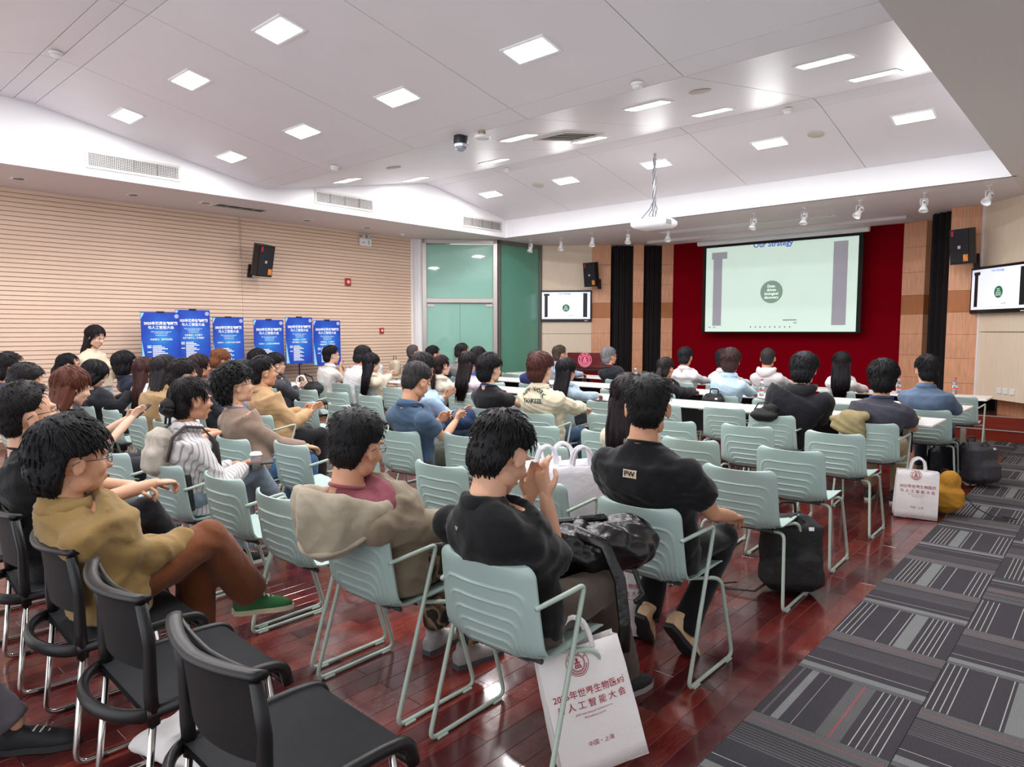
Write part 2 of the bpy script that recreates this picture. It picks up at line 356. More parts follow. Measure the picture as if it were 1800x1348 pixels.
# tv wall left : two panels with a joint
wallseg('panel', (-9.96, 12.06), (-9.04, 12.75), 1.53, 3.5, M_BEIGE); wallseg('panel', (-9.96, 12.06), (-9.04, 12.75), 0, 1.522, M_BEIGE)
wallseg('backing', (-10.1, 12.1), (-8.9, 12.95), 0, 3.5, M_GAP, out=.1)  # unseen board added to stop light leaking through the panel joint
MB().box((-5, 15.1, 1.8), (14, .1, 3.7)).build('backing', M_GAP, wf)  # unseen plane added behind the front walls to shut out outside light
def pillar(a, b):
    zs = [0, .39, .78, 1.17, 1.54, 1.885, 2.22, 2.62, 3.06, 3.5]
    for i, (z0, z1) in enumerate(zip(zs, zs[1:])): wallseg('veneer_panel', a, b, z0+.002, z1-.002, M_CHDARK if i == 5 else M_CHERRY, th=.25)
pillar((-9.04, 12.75), (-8.68, 12.97)); pillar((-8.29, 13.28), (-8.11, 13.42)); pillar((-7.82, 13.71), (-7.62, 13.86))
pillar((-3.07, 13.84), (-2.70, 13.74)); pillar((-2.15, 12.61), (-1.73, 12.67))
wallseg('red_panel', (-7.64, 13.88), (-3.07, 13.88), 0, 3.5, M_RED)
for i in range(1): wallseg('backing', (-9.0, 12.95), (-7.4, 14.2), 0, 3.5, M_VELV, out=.25)
wallseg('backing', (-2.75, 14.0), (-1.6, 13.2), 0, 3.5, M_VELV, out=.1)
def curtain(a, b, n, lab):
    a = Vector(a); b = Vector(b); L_ = (b-a).length; ang = math.atan2((b-a).y, (b-a).x); mb = MB(); K = n*8; R0 = []; 
    V = []
    for z in (.02, 3.48):
        for i in range(K+1): t = i/K; V.append((t*L_, .05+.035*math.sin(t*n*2*math.pi)+.012*math.sin(t*n*5.1+1+z*.1), z))
    for z in (.02, 3.48):
        for i in range(K+1): t = i/K; V.append((t*L_, .056+.035*math.sin(t*n*2*math.pi)+.012*math.sin(t*n*5.1+1+z*.1), z))
    q = K+1
    mb.add(V, [[i, i+1, q+i+1, q+i] for i in range(K)]+[[2*q+i+1, 2*q+i, 3*q+i, 3*q+i+1] for i in range(K)])
    o = mb.build('curtain', M_VELV, smooth=True, M=T(a.x, a.y, 0) @ RZ(ang)); tag(o, lab, 'curtain', 'black stage curtains')
curtain((-8.66, 13.02), (-8.29, 13.33), 4, 'black velvet curtain between the two leftmost wooden pillars beside the podium')
curtain((-8.12, 13.48), (-7.82, 13.74), 4, 'black velvet curtain just left of the pillar bordering the red wall')
curtain((-2.52, 12.98), (-2.15, 12.72), 4, 'black velvet curtain right of the red wall beside the hanging loudspeaker')
# glazed doors
def gmat(name, col):
    m = mat(name, col, .22, 0, spec=.6, vary=.03, vscale=.7); m.node_tree.nodes['Principled BSDF'].inputs['Coat Weight'].default_value = .6; m.node_tree.nodes['Principled BSDF'].inputs['Coat Roughness'].default_value = .03; return m
M_GLASS = gmat('frosted_green_glass', '#86baaa'); M_GLASS2 = gmat('deep_green_glass', '#67a590')
DA, DB = (-11.10, 9.55), (-10.02, 10.70)
DL = math.hypot(1.08, 1.15); DM = T(DA[0], DA[1], 0) @ RZ(math.atan2(1.15, 1.08))
door = empty('door_1'); struct(door); door.matrix_world = DM
fr = MB()
for x in (.05, DL-.045): fr.box((x, 0, 1.75), (.09, .12, 3.5), bev=.006)
fr.box((DL/2, 0, 3.455), (DL, .12, .09), bev=.006); fr.box((DL/2, 0, 2.23), (DL-.18, .1, .10), bev=.006)
fr.build('door_frame', M_STEEL, door)
MB().box((DL/2, .01, 2.84), (DL-.18, .014, 1.12)).build('transom_pane', M_GLASS, door)
MB().box((DL/2, .045, 1.1), (DL-.2, .01, 2.2)).build('backing', M_GLASS2, door)
em = MB(); annulus(em, .17, .175, frame((DL/2, .001, 2.85), (1, 0, 0), (0, 0, 1)), 40); annulus(em, .11, .113, frame((DL/2, .001, 2.85), (1, 0, 0), (0, 0, 1)), 40); em.build('etched_seal', mat('etched', '#9fd0c0', .5), door)
for k, (x0, x1) in enumerate(((.095, DL/2-.003), (DL/2+.003, DL-.09))):
    lf = MB().box(((x0+x1)/2, .01, 1.09), (x1-x0, .014, 2.16)).build('door_leaf', M_GLASS, door)
    hx = DL/2-.11 if k == 0 else DL/2+.11
    MB().tube(fillet([(hx, .0, .85), (hx, -.06, .85), (hx, -.06, 1.25), (hx, .0, 1.25)], .02), .012).build('handle', M_STEEL, lf, smooth=True)
    MB().box(((x0+.08) if k == 0 else x1-.08, -.004, 2.13), (.15, .02, .05)).build('patch_fitting', M_STEEL, lf)
    st = MB().box(((x0+x1)/2, -.001, .86), (x1-x0, .004, .09)).build('blue_strip', mat('blue_film', '#1c5fa8', .5), lf)
    tx = MB(); text(tx, '上海交通' if k == 0 else '大学欢迎', .07, frame(((x0+x1)/2, -.004, .86), (1, 0, 0), (0, 0, 1)), spacing=1.6); tx.build('lettering', M_PAPER, lf)
gp = empty('window_1'); struct(gp); GA, GB = (-10.02, 10.70), (-9.96, 12.06); GL = math.hypot(.06, 1.36); gp.matrix_world = T(GA[0], GA[1], 0) @ RZ(math.atan2(1.36, .06))
f2 = MB(); f2.box((.035, 0, 1.75), (.07, .1, 3.5), bev=.005); f2.box((GL-.03, 0, 1.75), (.06, .1, 3.5), bev=.005); f2.box((GL/2, 0, 3.46), (GL, .1, .08), bev=.005)
f2.build('window_frame', mat('dull_steel', '#8b8784', .4, .8), gp); MB().box((GL/2, .01, 1.71), (GL-.13, .012, 3.42)).build('pane', M_GLASS2, gp)
# right angled wall
RA = Vector((-1.73, 12.67)); RD_ = (Vector((-1.2, 12.09))-RA).normalized(); RWM = T(RA.x, RA.y, 0) @ RZ(math.atan2(RD_.y, RD_.x))
wr = empty('wall_right'); struct(wr); wr.matrix_world = RWM
MB().box((2.3, .04, 2.545), (4.6, .08, 1.92)).build('panel', M_BEIGE, wr); MB().box((2.3, .04, 1.078), (4.6, .08, .994)).build('panel', M_BEIGE, wr)
MB().box((.0, .03, 2.04), (.03, .1, 2.94)).build('edge_strip', M_WHITE, wr)
for k in range(3):
    MB().box((.513+k*.131, -.008, .718), (.085, .016, .085), bev=.004).build('socket_plate', M_WPLAST, wr)
MB().box((2.3, .5, .28), (4.6, .3, .57)).build('base_panel', M_CHERRY, wr); MB().box((2.3, .2, 2.06), (4.8, .2, 2.86)).build('backing', M_GAP, wr)  # base panel and unseen backing added to block light leaking round the wall
w2 = MB().box((1.62, 3.8, 1.75), (.1, 11, 3.5)).build('wall_side', M_WHITE); w2.name = 'wall_right'; struct(w2)
# stage and steps
stg = empty('stage'); struct(stg)
M_STG = mat('stage_cherry', '#7c2613', .3, vary=.15, vscale=4, stretch=(.5, 10, 10), coat=.3); M_STT = mat('stage_top', '#8a4f3c', .12, vary=.12, vscale=3, stretch=(.5, 8, 1), coat=.4)
MB().box((-3.1, 12.225, .0775), (9.6, .35, .155)).build('step', M_STG, stg); MB().box((-3.1, 13.6, .16), (9.6, 2.4, .32)).build('platform', M_STT, stg)
MB().box((-3.1, 12.396, .237), (9.6, .012, .160)).build('riser', M_STG, stg)
for y, z in ((12.055, .158), (12.405, .323)): MB().box((-3.1, y, z), (9.6, .04, .012), bev=.003).build('nosing', mat('nosing_alloy', '#cfc6c2', .3, .5), stg)
# ------------------------------------------------------------------ ceiling fittings
M_DIFF = mat('lit_diffuser', '#ffffff', .5, emit=9)
LP = [(x, y) for y in (3.12, 4.37) for x in (-8.83, -7.12, -5.41, -3.72, -2.02)]+[(x, 6.18) for x in (-8.87, -7.12, -5.44, -3.72, -2.02)]+[(x, 7.63) for x in (-9.0, -7.2, -5.46, -3.73, -2.02)]+[(x, 9.32) for x in (-8.88, -7.15, -5.44, -3.72, -2.02)]+[(x, 0.9) for x in (-8.83, -7.12, -5.41, -3.72, -2.02)]
LP = [p for p in LP if p != (-7.12, 6.18)] + []
ld = bpy.data.lights.new('panel_light', 'AREA'); ld.shape = 'RECTANGLE'; ld.size = .40; ld.size_y = .20; ld.energy = LIGHT_W; ld.color = (1, .985, .99)
fm = MB(); fm.box((0, 0, 0), (.46, .26, .012), bev=.004); FRM = fm.mesh('frame', M_WPLAST); DIF = MB().box((0, 0, -.007), (.40, .20, .004)).mesh('diffuser', M_DIFF)
rows = {3.12: 'rear row', 4.37: 'second row', 6.18: 'third row', 7.63: 'fourth row', 9.32: 'front row', .9: 'hindmost row'}
cols = ['nearest the slatted wall', 'second from the slatted wall', 'in the middle', 'second from the aisle', 'nearest the carpeted aisle']
for (x, y) in LP:
    s_ = math.atan2(cz(y+.05)-cz(y-.05), .1)
    ci = min(range(5), key=lambda i: abs([-8.85, -7.13, -5.43, -3.72, -2.02][i]-x))
    t = tag(empty('ceiling_light'), 'lit ceiling panel %s, in the %s of lights' % (cols[ci], rows[y]), 'light', 'recessed ceiling light panels')
    t.location = (x, y, cz(y)-.004); t.rotation_euler = (s_, 0, 0)
    link('frame', FRM, t); link('diffuser', DIF, t)
    lo = bpy.data.objects.new('panel_light', ld); COL.objects.link(lo); lo.parent = t; lo.location = (0, 0, -.012)
def grille(M, wd, ht, lab, nb=6, m=None, mesh=18):
    t = tag(empty('air_vent'), lab, 'vent', 'air conditioning grilles'); t.matrix_world = M
    f = MB(); b_ = .03
    for c, d in (((0, ht/2-b_/2, 0), (wd, b_, .02)), ((0, -ht/2+b_/2, 0), (wd, b_, .02)), ((wd/2-b_/2, 0, 0), (b_, ht-2*b_, .02)), ((-wd/2+b_/2, 0, 0), (b_, ht-2*b_, .02))): f.box(c, d)
    f.build('frame', mat('vent_frame', '#cfccc6', .6), t)
    MB().box((0, 0, -.015), (wd-.04, ht-.04, .004)).build('backing', mat('vent_dark', '#1c1a18', .9), t)
    s_ = MB()
    n1 = int((ht-.06)/.02); n2 = int((wd-.06)/.022)
    for k in range(n1): s_.box((0, -ht/2+.04+k*.02, -.004), (wd-.06, .006, .006))
    for k in range(n2): s_.box((-wd/2+.04+k*.022, 0, -.007), (.006, ht-.06, .006))
    tag(s_.build('slats', mat('vent_grey', '#5f5a53', .6), t), kind='stuff')
    for q in (-1, 0, 1): MB().box((q*wd/4, 0, 0), (.012, ht-.06, .014)).build('divider', mat('vent_bar', '#8f8b84', .6), t)
for (y, lab) in ((3.48, 'long rectangular grille on the white fascia above the slatted wall, nearest the camera'), (6.67, 'rectangular grille on the white fascia, middle one of the three'), (9.87, 'rectangular grille on the fascia by the corner above the glass doors')):
    grille(frame((-9.642, y, 3.705), (0, 1, 0), (0, 0, 1)), 1.13, .21, lab)
grille(frame((-10.36, 5.25, 3.497), (0, 1, 0), (1, 0, 0)), .85, .30, 'flat grille in the lowered ceiling strip above the left loudspeaker')
ss = math.atan2(.575, 3.07)
grille(T(-5.27, 6.92, cz(6.92)-.008) @ RX(ss) @ RX(math.pi), .50, .80, 'square grille in the ceiling between the light panels near the projector')
grille(frame((-4.4, 12.0, 3.496), (1, 0, 0), (0, -1, 0)), 1.3, .10, 'narrow slot grille in the soffit in front of the projection screen')
for (x, y, lab) in ((-10.45, 2.4, 'round recessed downlight at the far left of the soffit'), (-10.5, 3.75, 'round downlight above the standing woman'), (-10.35, 4.70, 'small downlight beside the flat soffit grille'), (-10.66, 6.6, 'small downlight between the loudspeaker and the exit light'), (-10.6, 7.8, 'downlight nearest the exit light')):
    t = tag(empty('downlight', (x, y, 3.497)), lab, 'light', 'unlit soffit downlights')
    MB().box((0, 0, 0), (.16, .16, .008), bev=.003).build('trim', M_WPLAST, t); MB().lathe([(.055, -.005), (.06, -.008), (.02, -.004)], 20).build('reflector', mat('dull_reflector', '#8d8682', .3, .8), t, smooth=True)
for (x, y, z, lab) in ((-7.71, 5.18, 3.70, 'round white smoke detector left of the dome camera'), (-3.23, 5.2, 3.70, 'round white smoke detector in the ceiling right of centre'), (-7.74, 8.5, 4.245, 'small smoke detector on the far ceiling ridge'), (-3.19, 8.5, 4.245, 'smoke detector on the far ceiling ridge at right'), (-7.76, 2.13, 4.245, 'smoke detector on the near ceiling ridge at upper left'), (-10.7, 8.72, 3.497, 'small white detector on the soffit above the white pier')):
    t = tag(empty('smoke_detector', (x, y, z)), lab, 'detector', 'ceiling smoke detectors')
    MB().lathe([(.001, .0), (.055, 0), (.055, -.015), (.045, -.02), (.045, -.035), (.03, -.048), (.001, -.05)], 24).build('body', M_WPLAST, t, smooth=True, auto=40); MB().lathe([(.046, -.022), (.05, -.026), (.046, -.03)], 24).build('ring', mat('cream_plastic', '#d9c9ad', .5), t)
for (x, y, lab) in ((-7.64, 6.08, 'flat oval ceiling loudspeaker cover in the third bay'), (-3.12, 6.12, 'flat round ceiling loudspeaker near the upper right detector'), (-7.74, 9.3, 'flat round ceiling loudspeaker left of the projector'), (-3.12, 9.29, 'flat round ceiling loudspeaker right of the projector')):
    s_ = math.atan2(cz(y+.05)-cz(y-.05), .1); t = tag(empty('ceiling_speaker', (x, y, cz(y)-.003)), lab, 'speaker', 'ceiling speakers'); t.rotation_euler = (s_, 0, 0)
    MB().lathe([(.001, .0), (.10, 0), (.10, -.008), (.09, -.012), (.001, -.012)], 28).build('grille', mat('speaker_mesh_cream', '#c9bfb5', .7), t, smooth=True, auto=40)
# dome camera and the round glass fitting beside it, not a lamp
t = tag(empty('dome_camera', (-5.50, 5.30, 3.68)), 'black disco-style dome camera with faceted clear bubble hanging from the ceiling', 'camera')
MB().lathe([(.001, .02), (.075, .02), (.08, -.04), (.078, -.07), (.001, -.07)], 24).build('housing', M_BLACKP, t, smooth=True, auto=40)
MB().ell((0, 0, -.07), (.074, .074, .075), 12, 8).build('bubble', mat('faceted_clear', '#c9d3e0', .08, .6), t)
t = tag(empty('glass_fitting', (-5.18, 5.30, 3.67)), 'white round glass fitting beside the dome camera', 'fitting')
MB().lathe([(.001, 0), (.03, 0), (.035, -.02), (.08, -.03), (.09, -.045), (.07, -.06), (.001, -.062)], 24).build('glass_body', mat('pearl_glass', '#e6e4e2', .15), t, smooth=True); MB().lathe([(.001, .02), (.04, .02), (.04, 0), (.001, 0)], 16).build('base', mat('old_brass', '#a08f70', .4, .6), t)
# track spots
sp_lab = ['leftmost white spotlight above the green glass', 'white spotlight above the left monitor', 'white spotlight above the podium side loudspeaker', 'white spotlight left of the projector', 'white spotlight right below the projector', 'white spotlight over the left half of the screen', 'white spotlight over the middle of the screen', 'white spotlight over the right edge of the screen', 'white spotlight above the right curtain', 'rightmost white spotlight above the right loudspeaker']
for k, (x, y) in enumerate([(-9.45, 11.12), (-8.75, 11.25), (-7.9, 11.15), (-7.15, 11.25), (-6.42, 11.45), (-4.64, 11.05), (-3.84, 11.05), (-3.03, 10.98), (-2.21, 11.0), (-1.46, 10.95)]):
    t = tag(empty('spotlight', (x, y, 3.497), math.radians([10, -15, -20, -10, -25, 15, 5, 30, 15, 45][k])), sp_lab[k], 'spotlight', 'white ceiling spotlights')
    MB().box((0, 0, -.006), (.05, .09, .014), bev=.004).build('mount', M_WPLAST, t)
    tl = math.radians([8, -15, -15, -12, -20, 15, 5, 35, 5, 40][k]); Mh = T(0, 0, -.17) @ RY(tl) @ RX(math.radians(-14))
    MB().tube([(0, 0, -.01), (0, 0, -.08)], .005).tube(fillet([(-.045, 0, -.17), (-.045, 0, -.08), (.045, 0, -.08), (.045, 0, -.17)], .02), .005).build('yoke', M_WPLAST, t, smooth=True)
    MB().lathe([(.001, .075), (.03, .075), (.034, .06), (.034, -.01), (.045, -.04), (.06, -.075), (.062, -.085), (.055, -.085), (.04, -.05), (.001, -.045)], 20, Mh).build('head', M_WPLAST, t, smooth=True, auto=40)
    MB().box((0, -.034, .03), (.03, .004, .03), Mh).build('vent_slot', mat('slot_grey', '#8e8e92', .6), t)
# projector
t = tag(empty('projector', (-5.28, 9.0, 3.16)), 'white ceiling projector hanging from a cable-wrapped pole', 'projector')
MB().box((0, 0, 0), (.56, .42, .13), bev=.04).build('body', M_WPLAST, t, smooth=True, auto=50)
MB().tube([(0, 0, .07), (0, 0, cz(9.0)-3.16)], .02, 10).build('pole', mat('grey_pole', '#c8c8cc', .3, .5), t, smooth=True)
mb = MB()
for k in range(3): mb.tube([(.02*math.cos(q*.9+k*2), .03*math.sin(q*.9+k*2), .1+q*.07) for q in range(13)], .006, 6)
mb.tube([(0, .0, .35), (-.05, -.03, .22), (-.16, -.1, .07)], .007, 6).tube([(0, 0, .35), (.07, -.03, .2), (.06, -.08, .07)], .006, 6).tube([(0, 0, .25), (-.1, .02, .14), (-.02, -.04, .09)], .006, 6)
mb.build('cables', mat('cable_grey', '#5f6670', .6), t, smooth=True)
MB().box((0, 0, .08), (.12, .12, .03), bev=.01).build('bracket', M_WPLAST, t)
mb = MB()
for k in range(9): mb.box((.2815, -.14+k*.018, .0), (.006, .008, .07))
mb.build('exhaust_slots', mat('slot_grey', '#8e8e92', .6), t)
MB().lathe([(.001, .0), (.05, 0), (.05, .03), (.04, .03), (.035, .01), (.001, .01)], 20, T(.12, .2, 0) @ RX(-math.pi/2)).build('lens', M_BLACKP, t)
# loudspeakers
def speaker(M, lab, s=1):
    t = tag(empty('loudspeaker'), lab, 'loudspeaker', 'black wall loudspeakers'); t.matrix_world = M
    W_, H_, D_ = .30*s, .52*s, .26*s; f = MB(); f.prism([(-W_/2, -D_/2), (W_/2, -D_/2), (W_/2, 0), (W_/2-.07, D_/2), (-W_/2+.07, D_/2), (-W_/2, 0)], -H_/2, H_/2)
    f.build('cabinet', M_BLACKP, t)
    MB().box((0, -D_/2-.006, 0), (W_*.92, .012, H_*.94), bev=.005).build('grille', mat('speaker_cloth', '#1f1f24', .8, bump=.4, bscale=400), t)
    MB().box((0, -D_/2-.013, .0), (W_*.9, .002, .004)).build('seam', M_GAP, t)
    MB().box((.0, -D_/2-.014, -.01), (.04, .003, .045)).build('badge', mat('silver_badge', '#c9c9cf', .3, .6), t)
    MB().box((-W_*.33, -D_/2-.014, H_*.38), (.035, .003, .08)).build('red_sticker', mat('red_sticker', '#b01428', .5), t)
    st = MB().box((W_*.31, -D_/2-.014, -H_*.33), (.07, .003, .10)).build('orange_sticker', mat('orange_sticker', '#d9853a', .5, vary=.3, vscale=20), t)
    MB().box((0, D_/2+.06, -H_*.32), (.06, .18, .05)).box((0, D_/2+.13, -H_*.45), (.08, .03, .22)).build('bracket', M_BLACKP, t)
def face(loc, rz, tilt=0): return T(*loc) @ RZ(math.radians(rz)) @ RX(math.radians(tilt))
speaker(face((-10.90, 5.85, 2.78), 97, 14), 'black loudspeaker on the slatted left wall')
speaker(face((-8.84, 12.5, 2.83), 4, 8), 'black loudspeaker on the wooden pillar right of the left monitor')
speaker(face((-1.90, 12.28, 2.86), -24, 6), 'black loudspeaker on the right wooden pillar beside the curtain')
MB().box((0, 0, 0), (.001, .001, .001))
o = MB().tube([(-11.235, 5.65, 3.5), (-11.235, 5.65, 2.8)], .006, 6).build('speaker_cable', mat('cable_cream', '#cdb9a3', .6)); tag(o, 'thin pale cable running down the slatted wall to the loudspeaker', 'cable')
o = MB().tube([(-1.93, 12.58, 3.5), (-1.92, 12.55, 3.3), (-1.93, 12.5, 3.1)], .004, 6).build('speaker_cable', mat('cable_cream', '#cdb9a3', .6)); tag(o, 'thin cable down the right wooden pillar to its loudspeaker', 'cable')
# exit light, alarms
t = tag(empty('emergency_light'), 'white twin-lamp emergency light with green running figure on slatted wall', 'emergency light'); t.matrix_world = frame((-11.235, 8.2, 3.32), (0, 1, 0), (0, 0, 1))
MB().box((0, 0, .03), (.26, .15, .06), bev=.01).build('body', M_WPLAST, t)
for q in (-.06, .06): MB().lathe([(.001, 0), (.03, 0), (.045, .04), (.04, .045), (.001, .035)], 18, T(q, .1, .03)).build('lamp', mat('lamp_grey', '#cfd0d2', .2, .3), t, smooth=True)
mb = MB(); rect(mb, -.09, -.02, -.03, -.008, T(0, 0, .0615)); mb.add([(-.10, -.014, .0615), (-.08, -.03, .0615), (-.08, .002, .0615)], [[0, 1, 2]]); disc(mb, .06, .02, .012, T(0, 0, .0615)); mb.box((.06, -.01, .061), (.014, .04, .001)).box((.07, -.035, .061), (.03, .01, .001)).box((.05, 0, .061), (.035, .008, .001)); mb.build('pictogram', mat('exit_green', '#3a8a68', .5), t)
for (y, z, s_, lab) in ((7.79, 2.53, 1.0, 'red square fire alarm sounder high on the slatted wall'), (8.58, 1.6, .8, 'red manual call point low on the slatted wall near the glass doors')):
    t = tag(empty('fire_alarm'), lab, 'fire alarm'); t.matrix_world = frame((-11.24, y, z), (0, 1, 0), (0, 0, 1))
    MB().box((0, 0, .02*s_), (.12*s_, .14*s_, .04*s_), bev=.008).build('box', mat('alarm_red', '#b3202c', .35), t); MB().lathe([(.001, .05*s_), (.03*s_, .046*s_), (.035*s_, .04*s_), (.001, .038)], 16).build('lens', mat('alarm_lens', '#e8c8c8', .2), t)
# ================================================================== FURNITURE
M_MINT = mat('mint_plastic', '#a3b8b2', .42, bump=.03, bscale=300); M_MINTM = mat('mint_enamel', '#adbdb0', .3); M_UNDER = mat('under_grey', '#3d4542', .6)
def fillet2(P, r, n=4): return fillet([(p[0], p[1], 0) for p in P], r, n)
def shell_mesh():
    # profile from the front lip, over the seat, up the back (y, z)
    path = fillet2([(.235, .438), (.20, .462), (-.02, .452), (-.175, .452), (-.213, .60), (-.256, .797)], .10, 10)
    P = np.array([(p[0], p[1]) for p in path]); seg = np.r_[0, np.cumsum(np.linalg.norm(np.diff(P, axis=0), axis=1))]; Ltot = seg[-1]
    NU = 84; S = np.r_[np.linspace(0, Ltot*.40, 30)[:-1], np.linspace(Ltot*.40, Ltot, 125)]; NV = len(S); Y = np.interp(S, seg, P[:, 0]); Z = np.interp(S, seg, P[:, 1])
    ARC = [(.88, .80), (.785, .665), (.695, .545), (.61, .44), (.53, .35), (.455, .27)]; Hb = Ltot*.58
    dY = np.gradient(Y, S); dZ = np.gradient(Z, S); n2 = np.stack([-dZ, dY], 1)   # normal in the yz plane: up on the seat, forward on the back
    n2 *= np.sign(n2[0, 1]); V = []; VB = []
    kb = np.clip((Z-.47)/.33, 0, 1)
    for j in range(NV):
        hw = .235-.012*kb[j]; s = S[j]; rc = .045
        dtop = Ltot-s; dbot = s
        for e_, q in ((dtop, rc), (dbot, .05)):
            if e_ < q: hw -= q-math.sqrt(max(q*q-(q-e_)**2, 0))
        for i in range(NU):
            u = -1+2*i/(NU-1); x = hw*u
            cup = (.022+.03*kb[j])*abs(u)**2.6
            nn = n2[j]; y = Y[j]+nn[0]*cup if kb[j] > 0 else Y[j]; z = Z[j]+(nn[1]*cup if kb[j] > 0 else .022*abs(u)**2.6)
            # nested arches stepped into the rear face
            a = abs(x)/.222; b = (s-Ltot*.42)/Hb; bump_ = 0
            if b > 0:
                for ak, bk in ARC:
                    d_ = ((a/ak)**8+(b/bk)**8)**.125; r_ = (d_-1)*(bk*Hb if b/bk > a/ak else ak*.222)
                    bump_ += .0022/(1+math.exp(max(-40, min(40, r_/.0018))))+.0050*math.exp(-(r_/.0040)**2)
                bump_ *= min(1, b*8)
            th = .007
            V.append((x, y, z)); VB.append((x, y-nn[0]*(th+bump_), z-nn[1]*(th+bump_)))
    F = []; q = NV*NU
    for j in range(NV-1):
        for i in range(NU-1):
            a = j*NU+i; F.append([a, a+1, a+NU+1, a+NU][::1]); F.append([q+a, q+a+NU, q+a+NU+1, q+a+1])
    for i in range(NU-1): F.append([i, q+i, q+i+1, i+1]); a = (NV-1)*NU+i; F.append([a, a+1, q+a+1, q+a])
    for j in range(NV-1): a = j*NU; F.append([a, a+NU, q+a+NU, q+a]); a = j*NU+NU-1; F.append([a, q+a, q+a+NU, a+NU])
    return MB().add(V+VB, F).mesh('shell', M_MINT, smooth=True, auto=60)
SHELL = shell_mesh()
def mint_frame(arms):
    out = []
    for sx in (-1, 1):
        if arms:
            pts = [(sx*.225, -.205, .665), (sx*.235, -.17, .672), (sx*.275, -.06, .70), (sx*.283, .0, .708), (sx*.283, -.225, .012), (sx*.283, .225, .012), (sx*.275, .10, .43), (sx*.17, -.02, .435)]
            p1 = fillet(pts[:3], .03)+fillet([pts[2], pts[3], pts[4], pts[5], pts[6], pts[7]], .045, 6)[1:]
        else:
            p1 = fillet([(sx*.17, -.10, .43), (sx*.245, -.12, .435), (sx*.283, -.225, .012), (sx*.283, .225, .012), (sx*.262, .09, .46), (sx*.17, .02, .435)], .045, 6)
        out.append(MB().tube(p1, .0094, 8).mesh('leg_frame', M_MINTM, smooth=True))
    return out
FR_A, FR_N = mint_frame(True), mint_frame(False)
BAR = MB().tube([(-.18, -.02, .432), (.18, -.02, .432)], .01, 8).tube([(-.18, -.11, .432), (.18, -.11, .432)], .01, 8).box((0, -.02, .441), (.30, .26, .008)).mesh('under_frame', M_UNDER, smooth=True, auto=40)
GL = MB().box((0, 0, .006), (.03, .055, .012), bev=.003).mesh('glide', M_MINTM)
CG = 'mint green plastic chairs facing the screen'
def mint_chair(x, y, rz, arms, label):
    t = tag(empty('stacking_chair', (x, y, 0), math.radians(rz)), label, 'chair', CG)
    link('shell', SHELL, t); link('under_frame', BAR, t)
    for k, m in enumerate(FR_A if arms else FR_N):
        f = link('leg_frame', m, t); sx = (-1, 1)[k]
        for yy in (-.16, .17): link('glide', GL, f, T(sx*.283, yy, 0))
    return t
